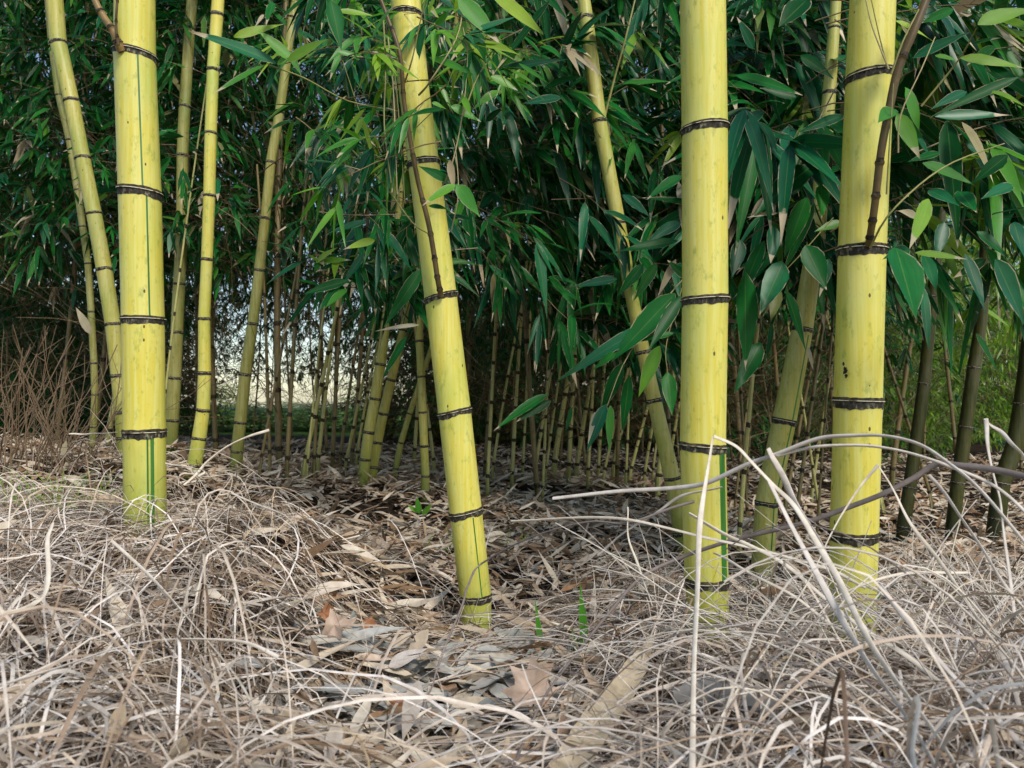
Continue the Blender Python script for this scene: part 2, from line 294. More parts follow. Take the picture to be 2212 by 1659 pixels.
# ---------------------------------------------------------------- ground height field
ctrl = []
for c in CULMS: y, x, w = c['ax'][-1]; ctrl.append((x, y - (-18 if c['k'] == 'c2' else -32 if c['k'] == 'c3' else -42 if c['k'] == 'c4' else 5 if c['d'] < 2 else 8), c['d']))
ctrl += [(-200,1650,.55),(200,1650,.60),(500,1660,.62),(50,1380,.85),(400,1300,.95),(480,1180,1.15),(150,1120,1.3),(550,1130,1.3),(620,1290,1.1),
 (700,1660,.72),(1000,1620,.80),(1250,1660,.72),(800,1420,1.15),(640,1200,1.7),(780,1180,1.9),(900,1150,2.2),(1200,1100,3.0),(1200,1040,4.5),(800,1010,4.5),(600,1020,3.2),
 (300,990,2.5),(200,965,3.5),(0,960,2.6),(-300,960,2.6),(2000,1660,.60),(2400,1660,.55),(2000,1435,.95),(1700,1560,.75),(2300,1300,1.3),(2400,1150,2.2),
 (1900,1090,4.0),(2400,1080,4.0),(1400,1030,5.5),(1600,1010,8),(2400,1020,6),(200,955,7),(800,960,9),(1300,970,9),(2000,980,9),(-400,955,6)]
CPW = np.array([pt(*c) for c in ctrl]); CPW[:, 2] -= np.where(CPW[:, 1] < 1.45, .018, 0)
extra = np.array([(x, y, .03) for x in (-30, -15, -6, 0, 6, 15, 30) for y in (14, 20, 35)] + [(x, y, .10) for x in (-6, -2, 0, 2, 6) for y in (-4, -1.5)])
CPW = np.vstack((CPW, extra)); CSC = np.maximum(.09, .08*np.linalg.norm(CPW[:, :2], axis=1))
def ground(x, y):
    x = np.atleast_1d(np.asarray(x, float)); y = np.atleast_1d(np.asarray(y, float)); out = np.zeros_like(x)
    for a in range(0, len(x), 40000):
        d2 = (x[a:a+40000, None]-CPW[None, :, 0])**2 + (y[a:a+40000, None]-CPW[None, :, 1])**2
        w = 1/(d2 + CSC[None]**2)**1.7; out[a:a+40000] = (w*CPW[None, :, 2]).sum(1)/w.sum(1)
    return out
_tgt = CPW[:, 2].copy()
for _ in range(12): CPW[:, 2] += .7*(_tgt - ground(CPW[:, 0], CPW[:, 1]))
def gz(x, y): return float(ground(x, y)[0])

gy = np.concatenate((np.linspace(-6, .3, 10)[:-1], np.arange(.3, 3.5, .03), np.arange(3.5, 15, .15), np.geomspace(15, 600, 20)))
gx = np.concatenate((-np.geomspace(6, 500, 16)[::-1], np.arange(-5.9, -2.5, .2), np.arange(-2.5, 2.5, .03), np.arange(2.5, 6, .2), np.geomspace(6, 500, 16)))
GX, GY = np.meshgrid(gx, gy); GZ = ground(GX.ravel(), GY.ravel()) - .004
rough = np.sin(GX.ravel()*31+GY.ravel()*17)*np.sin(GY.ravel()*27-GX.ravel()*13)*.006; bump_ = np.sin(GX.ravel()*43+2*np.sin(GY.ravel()*19))*np.sin(GY.ravel()*38+2*np.sin(GX.ravel()*23))*.010*(GY.ravel() < 2); rough = rough+bump_-.006; GZ = GZ + np.where(GY.ravel() < 12, rough, 0)
mb = MB(); nx = len(gx); i = np.arange(len(gy)-1)[:, None]*nx; j = np.arange(nx-1)[None]
mb.add(np.stack((GX.ravel(), GY.ravel(), GZ), 1), np.stack(np.broadcast_arrays(i+j, i+j+1, i+j+1+nx, i+j+nx), -1).reshape(-1, 4))
tag(mb.build('ground', M['ground']), kind='structure')

# ---------------------------------------------------------------- culm builder
def ring_mesh(C, A, X, Yv, r, tiltx, seg, ragged):
    "node ring: sooty ridge, pale sheath scar, mottled band with ragged lower edge"
    s = rng.uniform(.66, .88)*(r/.03 if r > .02 else max(.45, r/.024))
    rows = [(.0058, 1.002), (.0045, 1.018), (.0028, 1.045), (.0010, 1.055), (.0009, 1.075), (-.0004, 1.075), (-.0005, 1.03), (-.003, 1.016), (-.0075, 1.012), (-.0112, 1.004)]
    mi = [1, 1, 1, 1, 2, 1, 0, 0, 0]
    a = np.linspace(0, 2*math.pi, seg, endpoint=False); V = []
    j0 = np.convolve(np.tile(rng.uniform(-1, 1, seg), 3), np.ones(2)/2, 'same')[seg:2*seg]
    j1 = np.convolve(np.tile(rng.uniform(-1, 1, seg), 3), np.ones(3)/3, 'same')[seg:2*seg]
    for k, (h, f) in enumerate(rows):
        hh = np.full(seg, h*s)
        if k == 0: hh += j1*.0012*s*ragged
        if k == len(rows)-1: hh += (j0*.0013 + j1*.0022 + .0012*np.sin(3*a+rng.uniform(0, 6)))*s*ragged
        if k == len(rows)-2: hh += j1*.001*s
        V.append(C + (r*f)*(np.cos(a)[:, None]*X + np.sin(a)[:, None]*Yv) + (hh + np.cos(a)*tiltx)[:, None]*A)
    V = np.concatenate(V); n = len(rows); i = np.arange(n-1)[:, None]*seg; j = np.arange(seg)[None]; k = (j+1) % seg
    Q = np.stack(np.broadcast_arrays(i+j, i+seg+j, i+seg+k, i+k), -1).reshape(-1, 4)
    return V, Q, np.repeat(mi, seg)

def make_culm(c, group=None):
    d = c['d']; ax = c['ax']; Y = np.array([a[0] for a in ax], float); X = np.array([a[1] for a in ax], float); Wd = np.array([a[2] for a in ax], float)
    top = c.get('top', 1300 if d < 1.5 else 1500)
    # extend above the frame (or above the leaves that hide the stem) along the same lean
    sl = (X[0]-X[1])/(Y[0]-Y[1]); Y = np.concatenate(([Y[0]-top], Y, [Y[-1]+60])); X = np.concatenate(([X[0]-sl*top], X, [X[-1]+ (X[-1]-X[-2])*.3]))
    Wd = np.concatenate(([Wd[0]*.72], Wd, [Wd[-1]]))
    nodes = sorted(c['nodes']); sp = (nodes[1]-nodes[0]) if len(nodes) > 1 else 200; yy = nodes[0]-sp; allnodes = list(nodes)
    while yy > Y[0]+40: allnodes.insert(0, yy); yy -= sp*1.05
    base = pt(ax[-1][1], ax[-1][0], d); base[2] = gz(base[0], base[1])
    cat = 'bamboo'; th = thing('bamboo', base, c['lab'], cat, group)
    seg = 72 if d < 1.5 else (40 if d < 2.3 else 24)
    px = F/d
    st = []
    for n in allnodes: st += [n-.030*px*0-10*1.2/d, n-4/d, n, n+12/d, n+22/d]
    st += list(np.arange(Y[0], Y[-1], 26)) + [Y[-1]]
    st = np.unique(np.clip(np.array(st), Y[0], Y[-1]))
    xs = np.interp(st, Y, X); ws = np.interp(st, Y, Wd)
    # gentle swelling at each node and slight waist between
    sw = np.zeros(len(st))
    for n in allnodes: sw += .018*np.exp(-((st-n)/(11/d*1.2))**2)
    P = np.array([pt(x, y, d) for x, y in zip(xs, st)]); R = ws*d/F/2*(1+sw)
    T = np.gradient(P, axis=0); T = -T/np.linalg.norm(T, axis=1)[:, None]
    Xv = np.array((1., 0, 0)) - T*T[:, :1]; Xv /= np.linalg.norm(Xv, axis=1)[:, None]; Yv = np.cross(T, Xv)
    a = np.linspace(0, 2*math.pi, seg, endpoint=False)
    V = P[:, None] + R[:, None, None]*(np.cos(a)[None, :, None]*Xv[:, None] + np.sin(a)[None, :, None]*Yv[:, None])
    n = len(st); i = np.arange(n-1)[:, None]*seg; j = np.arange(seg)[None]; k = (j+1) % seg
    Q = np.stack(np.broadcast_arrays(i+j, i+seg+j, i+seg+k, i+k), -1).reshape(-1, 4)
    mi = np.zeros((n-1, seg), int)
    am = (a + math.pi/seg); front = np.sin(am) < 0; sx = np.cos(am)
    for (y0, y1, s0, s1) in c.get('stripes', []):
        rowsel = (st[:-1] >= y0+8) & (st[1:] <= y1+1)
        cols = front & (sx >= s0) & (sx <= s1)
        if not cols.any(): cols = front & (np.abs(sx-(s0+s1)/2) == np.abs(sx-(s0+s1)/2)[front].min())
        mi[np.ix_(rowsel, cols)] = 1
    mb = MB(); mb.add(V.reshape(-1, 3), Q, mi.ravel())
    culm = mb.build('culm', [M[c['m']], M['groove']], th, base)
    tl = c.get('tilt', [])
    for q, yn in enumerate(allnodes):
        ii = int(np.argmin(np.abs(st-yn))); t_ = 0
        if yn in nodes and nodes.index(yn) < len(tl): t_ = -tl[nodes.index(yn)]*d/F*1.0
        if abs(yn-nodes[0]) and yn < -200 and d > 2: continue
        Vr, Qr, mr = ring_mesh(P[ii], T[ii], Xv[ii], Yv[ii], R[ii], t_, seg, 1.0)
        rb = MB(); rb.add(Vr, Qr, mr); rb.build('node_ring', [M['node'], M['soot'], M['scar']], th, base)
    c['th'] = th; c['base'] = base
    return th
T_ = {}
for c in CULMS: make_culm(c, 'dark olive bamboos at the right edge' if c['k'] in ('c16', 'c17', 'c18') else None); T_[c['k']] = c

def stem_path(pts, n=None):
    "smooth 3D path through (X, Y, d) photo points"
    P = np.array([pt(*p) for p in pts]); 
    t = np.concatenate(([0], np.cumsum(np.linalg.norm(np.diff(P, axis=0), axis=1)))); n = n or max(6, len(P)*5)
    # Catmull-Rom
    out = []; Pe = np.vstack((2*P[0]-P[1], P, 2*P[-1]-P[-2]))
    m = max(2, n//(len(P)-1))
    for i in range(1, len(P)):
        p0, p1, p2, p3 = Pe[i-1], Pe[i], Pe[i+1], Pe[i+2]
        for u in np.linspace(0, 1, m, endpoint=False):
            out.append(.5*((2*p1)+(-p0+p2)*u+(2*p0-5*p1+4*p2-p3)*u*u+(-p0+3*p1-3*p2+p3)*u**3))
    out.append(P[-1]); return np.array(out)

# insect scar on the right culm: a pitted bore hole standing proud of the skin
c = T_['c4']; mb = MB(); r4 = 98*c['d']/F/2
for (X, Y, sx_, sy_) in ((1826,800,4.5,9),(1828,812,3,5),(1822,786,3,4)):
    u = (X-1856)/49.0; dd = c['d'] - r4*math.sqrt(max(0, 1-u*u)) - .0006; ctr = pt(X, Y, dd)
    nrm = np.array((u, -math.sqrt(1-u*u), 0)); tx = np.array((-nrm[1], nrm[0], 0)); a = np.linspace(0, 2*math.pi, 14, endpoint=False)
    rr = 1+.35*rng.uniform(-1, 1, 14); V = []
    for f, h in ((1.0, 0), (.75, .0012), (.45, .0002), (.02, -.0002)):
        V.append(ctr + nrm*h + (np.cos(a)*rr*f*sx_*dd/F)[:, None]*tx + (np.sin(a)*rr*f*sy_*dd/F)[:, None]*np.array((0, 0, 1.)))
    i = np.arange(3)[:, None]*14; j = np.arange(14)[None]; k = (j+1) % 14
    mb.add(np.concatenate(V), np.stack(np.broadcast_arrays(i+j, i+k, i+14+k, i+14+j), -1).reshape(-1, 4))
mb.build('insect_scar', M['soot'], c['th'], c['base'])

# ---------------------------------------------------------------- foliage generators
def unit(v): return v/(np.linalg.norm(v)+1e-9)
class Fol:
    "leaf records gathered, then meshed in one batch"
    def __init__(s): s.P=[]; s.D=[]; s.N=[]; s.L=[]; s.W=[]; s.B=[]; s.M=[]; s.tw = MB()
    def leaf(s, P, D, N, L, W_, B=.15, m=0): s.P.append(P); s.D.append(D); s.N.append(N); s.L.append(L); s.W.append(W_); s.B.append(B); s.M.append(m)
    def mesh(s, hi=True):
        mb = MB(); mb.leaves(s.P, s.D, s.N, np.array(s.L), np.array(s.W), np.array(s.B), np.array(s.M), hi); return mb
def spray(F_, p0, d0, L, leafL, nside=5, face=None, hang=.5, leafn=4, r=.0012, mw=(1, 0), sides=4):
    "a leafy twig: main axis, side twiglets, fans of leaves at their ends"
    d = unit(np.array(d0, float)); p = np.array(p0, float); path = [p.copy()]; n = 7; pts_ = []
    for i in range(n):
        d = unit(d + np.array((0, 0, -.10*hang)) + rng.normal(0, .09, 3)); p = p + d*L/n; path.append(p.copy()); pts_.append((p.copy(), d.copy()))
    F_.tw.tube(path, np.linspace(r*1.3, r*.5, len(path)), sides)
    for k in range(nside+1):
        if k == nside: q, dd = pts_[-1]
        else:
            q, dd = pts_[min(n-1, 1+int(k*(n-1)/nside))]; side = unit(np.cross(dd, rng.normal(0, 1, 3))); dd = unit(dd*.7 + side*.8 + np.array((0, 0, -.15)))
        l2 = L*rng.uniform(.12, .3)*(1 if k < nside else .2); e = q + dd*l2; mid = (q+e)/2 + rng.normal(0, .004, 3)
        F_.tw.tube([q, mid, e], [r*.6, r*.5, r*.4], 3)
        nl = leafn + int(rng.integers(-1, 2)); m = 0
        x = rng.random(); acc = 0
        for mi, wgt in enumerate(mw):
            acc += wgt
            if x < acc: m = mi; break
        for j in range(nl):
            t = rng.uniform(.35, 1) if j else 1.0; b_ = q + (e-q)*t
            s_ = unit(np.cross(dd, rng.normal(0, 1, 3))); ld_ = unit(dd*.8 + s_*rng.uniform(.2, .95) + np.array((0, 0, -hang*rng.uniform(.3, 1.3))))
            nn = np.array((0, 0, 1.0)) + rng.normal(0, .45, 3)
            if face is not None: nn = nn*.6 + np.array(face)*rng.uniform(0, 1.3)
            ll = leafL*rng.uniform(.6, 1.25); F_.leaf(b_, ld_, nn, ll, ll*rng.uniform(.13, .20), rng.uniform(.05, .35), m)

# ---- thicket bamboos behind: shared crowns of several kinds
CROWN = {}
def crown(kind, seed):
    global rng
    rng = np.random.default_rng(seed)
    zb, zt, cnt, rad = dict(low=(.12, 4.0, 300, .62), mid=(.80, 4.2, 270, .66), high=(1.15, 4.6, 250, .66), bush=(.03, 2.6, 330, .72))[kind]
    Fo = Fol()
    for k in range(cnt):
        z = rng.uniform(zb, zt)**1.0; a = rng.uniform(0, 2*math.pi); rr = rad*math.sqrt(rng.uniform(.02, 1))*(.65+.35*min(1, (z-zb)/.6+.3))
        out = np.array((math.cos(a), math.sin(a), rng.uniform(-.2, .5))); p0 = np.array((math.cos(a)*rr*.45, math.sin(a)*rr*.45, z + .05))
        spray(Fo, p0, out, rng.uniform(.22, .42), .095, 3, None, .55, 4, .0011, (.95, .05), 3)
    mb = Fo.mesh(False)
    tw = Fo.tw
    return mb, tw
def dry_twigs(seed, z0, z1, cnt, rad=.5, rr=(.0009, .0022)):
    global rng
    rng = np.random.default_rng(seed); mb = MB()
    for k in range(cnt):
        z = rng.uniform(z0, z1); a = rng.uniform(0, 2*math.pi); r0 = rng.uniform(0, .15); p = np.array((math.cos(a)*r0, math.sin(a)*r0, z)); d = unit(np.array((math.cos(a), math.sin(a), rng.uniform(.1, 1.5))))
        path = [p]; L = rng.uniform(.25, .6)
        for i in range(5): d = unit(d+rng.normal(0, .2, 3)); p = p+d*L/5*rad/.5; path.append(p)
        w = rng.uniform(*rr); mb.tube(path, np.linspace(w, w*.5, 6), 3)
        for q in range(2):
            b_ = path[2+q]; e = b_ + unit(d+rng.normal(0, .7, 3))*rng.uniform(.08, .22); mb.tube([b_, (b_+e)/2+rng.normal(0, .008, 3), e], [w*.6, w*.5, w*.3], 3)
    return mb
def slim_culm(h, r, lean, seed, nn=.24):
    g = np.random.default_rng(seed); zs = list(np.arange(-.06, h, .15)); kn = []; zz = .10
    while zz < h-.2: kn.append(zz); zz += nn*g.uniform(.8, 1.15)
    for k in kn: zs += [k-.010, k-.006, k, k+.004, k+.007]
    z = np.unique(np.array(zs)); x = lean*np.maximum(z, 0) + .02*np.sin(z*2+seed); y = .02*np.cos(z*1.7+seed)
    sw = np.zeros(len(z)); mi = np.zeros(len(z)-1, int); zm = (z[1:]+z[:-1])/2
    for k in kn: sw += .16*np.exp(-((z-k)/.003)**2); mi[(zm > k-.010) & (zm < k+.006)] = 1
    mb = MB(); mb.tube(np.stack((x, y, z), 1), r*(1-.45*np.clip(z, 0, h)/h)*(1+sw), 10); mb.m = [np.repeat(mi, 10)]
    return mb
def zone_label(X, d):
    side = ('far left' if X < 260 else 'left' if X < 700 else 'centre left' if X < 1000 else 'centre right' if X < 1480 else 'right' if X < 1900 else 'far right')
    dep = 'front' if d < 3.9 else 'middle' if d < 6 else 'back'
    return side, dep
protos = {}
def proto(kind, lm, v):
    key = (kind, lm, v)
    if key in protos: return copy_tree(protos[key])
    th = thing('leafy_bamboo', (0, 0, 0), 'x', 'bamboo')
    slim_culm(4.2, (.009, .012, .010)[v % 3], (-.06, .05, .10)[v % 3], 10+v).build('culm', [M['stalk_brown'], M['soot']], th)
    mbf, tw = crown(kind, 100+v*7+len(kind)); mbf.build('foliage', [M[lm], M['leaf_teal']], th); tw.build('twigs', M['twig'], th)
    if kind in ('low', 'mid'): dry_twigs(300+v, .12, 1.3, 60).build('dead_twigs', M['twig'], th)
    if kind == 'high': dry_twigs(320+v, .2, 1.5, 60).build('dead_twigs', M['twig'], th)
    protos[key] = th; return th
R1 = random.Random(5); THK = []
_T = ['', '', 'twenty', 'thirty', 'forty', 'fifty']
def ordinal(n):
    if n <= 23: return ORD[n-1]
    return {0: {30: 'thirtieth', 40: 'fortieth', 50: 'fiftieth'}.get(n, '')}.get(n % 10, f"{_T[n//10]}-{ORD[n%10-1]}")
ORD = ['first', 'second', 'third', 'fourth', 'fifth', 'sixth', 'seventh', 'eighth', 'ninth', 'tenth', 'eleventh', 'twelfth', 'thirteenth', 'fourteenth', 'fifteenth', 'sixteenth', 'seventeenth', 'eighteenth', 'nineteenth', 'twentieth', 'twenty-first', 'twenty-second', 'twenty-third']
GAPS = [(475, 648), (742, 790)]
def in_gap(X, d, half): return any(X + half/d*F > a and X - half/d*F < b for a, b in GAPS)
rows = [(3.15, .50), (3.8, .62), (4.7, .72), (5.9, .85), (7.4, .85), (9.2, .80), (11.0, .80)]
PL = dict(front='in the front row', middle='in the middle rows', back='in the back rows')
cnt = 0
for ri, (d0, step) in enumerate(rows):
    x = -(CX+330)/F*d0 + R1.random()*.3
    while x < (2212-CX+330)/F*d0:
        d = d0 + R1.uniform(-.25, .25); X = CX + x/d*F; x += step*R1.uniform(.85, 1.15)
        v = R1.randrange(3)
        lm = 'leaf_olive' if (X > 1900 and R1.random() < .85) or (X > 1500 and d > 5 and R1.random() < .6) else 'leaf_dark'
        if in_gap(X, d, .52):
            kind = 'mid' if (d < 4.2 or R1.random() < .12) else 'high'
        elif X > 1900: 
            if R1.random() < (.5 if 4.2 < d < 8 else .25): continue
            kind = ('high' if R1.random() < .7 else 'mid') if d < 6.5 else 'low'
        elif 950 < X < 1500: kind = 'mid' if d < 9 else 'low'
        elif d > 5.4 and X < 1000: kind = 'low'
        elif d > 7: kind = 'low'
        else: kind = 'mid'
        if ri == 0 and (760 < X < 1000 or X > 1880): continue
        if X > 1900 and d > 4.2: lm = R1.choice(('leaf_olive', 'leaf_lime'))  # brightened leaf colours paint in the backlight on the right
        p = pt(X, 900, d); g = gz(p[0], p[1]); o = proto(kind, lm, v); o.location = (p[0], p[1], g-.02)
        o.rotation_euler = (0, 0, R1.uniform(0, 6.28)); s = R1.uniform(.9, 1.12); o.scale = (s, s, s)
        THK.append((ri, X, lm, kind, o)); cnt += 1
ROWN = ['nearest', 'second', 'third', 'fourth', 'fifth', 'sixth', 'farthest']
for ri in range(7):
    for i, (_, X, lm, kind, o) in enumerate(sorted([t for t in THK if t[0] == ri], key=lambda t: t[1])):
        tone = 'light green' if lm != 'leaf_dark' else 'dark-leaved'
        tag(o, f"{tone} thicket bamboo, {ORD[i]} from the left in the {ROWN[ri]} row behind the thick culms", 'bamboo', 'leafy bamboos of the thicket behind the thick culms')

# dim undergrowth closing the view at the back of the thicket
UND = []
for k, (dd, mats_) in enumerate(((9.9, 'leaf_brown'), (12.4, 'leaf_brown'), (13.2, 'leaf_dark'))):
    x = -(CX+300)/F*dd
    while x < (2212-CX+300)/F*dd:
        X = CX + x/dd*F; d = dd + R1.uniform(-.2, .2); x += .62*R1.uniform(.85, 1.15)
        if in_gap(X, d, .42) or (X > 1860 and k < 2): continue
        o = proto('bush', 'leaf_lime' if (X > 1860 or (X > 1450 and k == 2)) else mats_, R1.randrange(3)); p = pt(X, 900, d); o.location = (p[0], p[1], gz(p[0], p[1])-.03); o.name = 'undergrowth_shrub'
        sc_ = R1.uniform(.5, .75) if k == 0 else R1.uniform(.7, 1.0); o.scale = (1.1, 1.1, sc_); o.rotation_euler = (0, 0, R1.uniform(0, 6.28)); UND.append((k, X, o, X > 1860 or (X > 1450 and k == 2)))
for k in range(3):
    for i, (_, X, o, li) in enumerate(sorted([u for u in UND if u[0] == k], key=lambda u: u[1])):
        tag(o, f"{'bright green' if li else 'dim brownish'} undergrowth, {ordinal(i+1)} from the left in the {('nearer', 'middle', 'rearmost')[k]} line closing the thicket", 'shrub', 'undergrowth closing the back of the thicket')

# ---- thin bare stalks seen low in the thicket
R2 = random.Random(9); stalk_protos = {}
STK = []
for X, Y in ((1045,1075),(1062,1040),(1100,1062),(1123,1040),(1150,1052),(1176,1048),(1165,1098),(1200,1040),(1222,1046),(1248,1040),(1262,1052),(1286,1044),(1305,1050),(1330,1040),(1345,1055),(1362,1048),(1390,1060),(1405,1046),(1424,1072),(1440,1050)): STK.append((X, Y, 'cr'))
for X, Y in ((560,1040),(588,1030),(612,1044),(652,1040),(662,1052),(672,1038),(690,1030),(716,1026),(737,1018),(742,1034),(768,1012),(888,1010),(935,1030)): STK.append((X, Y, 'cl'))
for X, Y in ((1590,1120),(1605,1060),(1622,1150),(1700,1120),(1722,1180),(1748,1090),(1760,1200),(1775,1130),(1600,1200),(1930,1060),(2010,1100),(1905,1110)): STK.append((X, Y, 'r'))
for X, Y in ((238,975),(330,985),(345,1000)): STK.append((X, Y, 'l'))
def ray_ground(X, Y):
    lo = 1.5
    for dd in np.geomspace(1.2, 13, 240):
        p = pt(X, Y, dd)
        if p[2] <= gz(p[0], p[1]): return dd
    return 8.0
SL = dict(cr=('pale thin bamboo stalk rising from the litter right of the leaning centre culm', 'pale thin stalks right of the centre culm'),
          cl=('thin bamboo stalk in the shaded thicket between the bright gaps and the centre culm', 'thin stalks around the bright gaps'),
          r=('thin brownish bamboo stalk in the clutter among the three right culms', 'thin stalks among the right culms'),
          l=('thin dim bamboo stalk in the dark thicket at the far left', 'thin stalks at the far left'))
STK.sort(key=lambda t: (t[2], t[0])); zc = {}
for i, (X, Y, z) in enumerate(STK):
    zc[z] = zc.get(z, -1)+1
    d = min(ray_ground(X, Y), 9.5); v = R2.randrange(4); mt = 'stalk' if (z == 'cr' or R2.random() < .25) else 'stalk_brown'
    key = (v, mt)
    if key in stalk_protos: o = copy_tree(stalk_protos[key])
    else:
        o = thing('bamboo_stalk', (0, 0, 0), 'x', 'bamboo stalk'); cm = slim_culm((1.3, 1.6, 1.1, 1.4)[v], (.011, .009, .014, .010)[v], (.10, .20, .16, .26)[v], 40+v, .16)
        cm.build('culm', [M[mt], M['soot']], o); stalk_protos[key] = o
    p = pt(X, Y, d); o.location = (p[0], p[1], gz(p[0], p[1])); s = R2.uniform(.75, 1.25)*min(1.3, max(.45, d/4.5)); o.scale = (s, s, max(s, .8))
    o.rotation_euler = (0, 0, R2.choice((0, 0, .5, -.5, 3.1)) if z != 'cr' else R2.uniform(-.5, .5))
    tag(o, f"{'pale' if mt == 'stalk' else 'brownish'} thin stalk, {ORD[zc[z]]} from left of {SL[z][1]}", 'bamboo stalk', SL[z][1])

# ---------------------------------------------------------------- middle-distance leafy branches, grown on the culms they stand by
def region(name_key, n, box, drange, leafL, seed, mats, mw, hang=.6, side=None, nside=4, L=(.22, .40), face=(0, -1, .3), keep=None):
    global rng
    rng = np.random.default_rng(seed); c = T_[name_key]; Fo = Fol(); x0, x1, y0, y1 = box; k = 0
    while k < n:
        X = rng.uniform(x0, x1); Y = rng.uniform(y0, y1)
        if keep and not keep(X, Y): continue
        d = rng.uniform(*drange); e = pt(X, Y, d)
        sx_ = side if side is not None else (1 if rng.random() < .5 else -1)
        dr = unit(np.array((sx_*rng.uniform(.3, 1), rng.uniform(-.6, .2), rng.uniform(-.35, .45)))); l = rng.uniform(*L)
        spray(Fo, e - dr*l*.6, dr, l, leafL, nside, face, hang, 4, .0012, mw); k += 1
    b_ = Fo.tw.build('branch', M['twig'], c['th'], c['base'])
    Fo.mesh(True).build('foliage', mats, b_, c['base'])
G = [M['leaf_dark'], M['leaf_teal'], M['leaf_bright'], M['leaf_lime'], M['leaf_dry']]
region('c13', 150, (1010, 1460, -150, 800), (2.0, 2.8), .125, 21, G, (.70, .24, .02, .02, .02), .6, 1, keep=lambda X, Y: Y < 560 + (X-1000)*.45)
region('c8', 110, (-60, 700, -150, 560), (2.75, 3.3), .10, 22, G, (.70, .26, .01, .01, .02), keep=lambda X, Y: Y < 500 + 80*math.sin(X/60))
region('c12', 62, (670, 960, -80, 600), (1.7, 2.5), .10, 23, G, (.50, .34, .10, .04, .02), .6, None, 4, (.14, .26))
region('c14', 108, (1560, 1830, -100, 560), (1.9, 2.5), .135, 24, G, (.60, .34, .02, .03, .01), .6)
region('c4', 85, (1930, 2330, -120, 430), (1.15, 2.0), .13, 25, G, (.56, .20, .08, .14, .02), .7, 1)
region('c16', 26, (1960, 2300, 420, 640), (2.9, 3.6), .11, 26, [M['leaf_olive'], M['leaf_teal'], M['leaf_lime'], M['leaf_lime'], M['leaf_dry']], (.5, .15, .2, .1, .05), .5)

region('c2', 15, (700, 1120, -80, 400), (1.2, 1.6), .065, 27, G, (.15, .15, .40, .28, .02), .5, None, 4, (.10, .20))
region('c3', 5, (1590, 1720, 60, 480), (1.3, 1.6), .15, 28, G, (.62, .33, .03, .01, .01), .8, None, 3, (.12, .22))
# ---------------------------------------------------------------- leaves one can single out, placed one by one
def leafset(key, name_twigs, LV, twigs, label, tw_mat='twig_green', bname='twig'):
    "LV: (x0,y0,x1,y1,width,dist,kind)"
    global rng
    rng = np.random.default_rng(len(LV)*3+1); c = T_[key]; mb = MB()
    K = dict(d=0, t=1, g=2, y=3, b=4)
    for (x0, y0, x1, y1, w, dd, kd) in LV:
        a = pt(x0, y0, dd); b_ = pt(x1, y1, dd - rng.uniform(-.02, .05)); D = b_-a; L = np.linalg.norm(D)
        N = np.array((rng.uniform(-.35, .35), -1.0, rng.uniform(.1, .6))); bd = rng.uniform(.02, .10)*(1 if abs(D[0]) > abs(D[2]) else .3)
        D = D + np.array((0, 0, bd*L)); mb.leaves([a], [D], [N], L, min(w*dd/F*1.12, L*(.34 if w < 55 else .48)), bd, K[kd], True)
    tb = MB()
    for pts_, w in twigs: 
        P = stem_path(pts_, len(pts_)*3); tb.tube(P, np.linspace(w, w*.55, len(P))*pts_[0][2]/F*.5, 5)
    t = tb.build(bname, M[tw_mat], c['th'], c['base'])
    f = mb.build('foliage', G, t, c['base']); f['label'] = label
    return t
A = 1.22
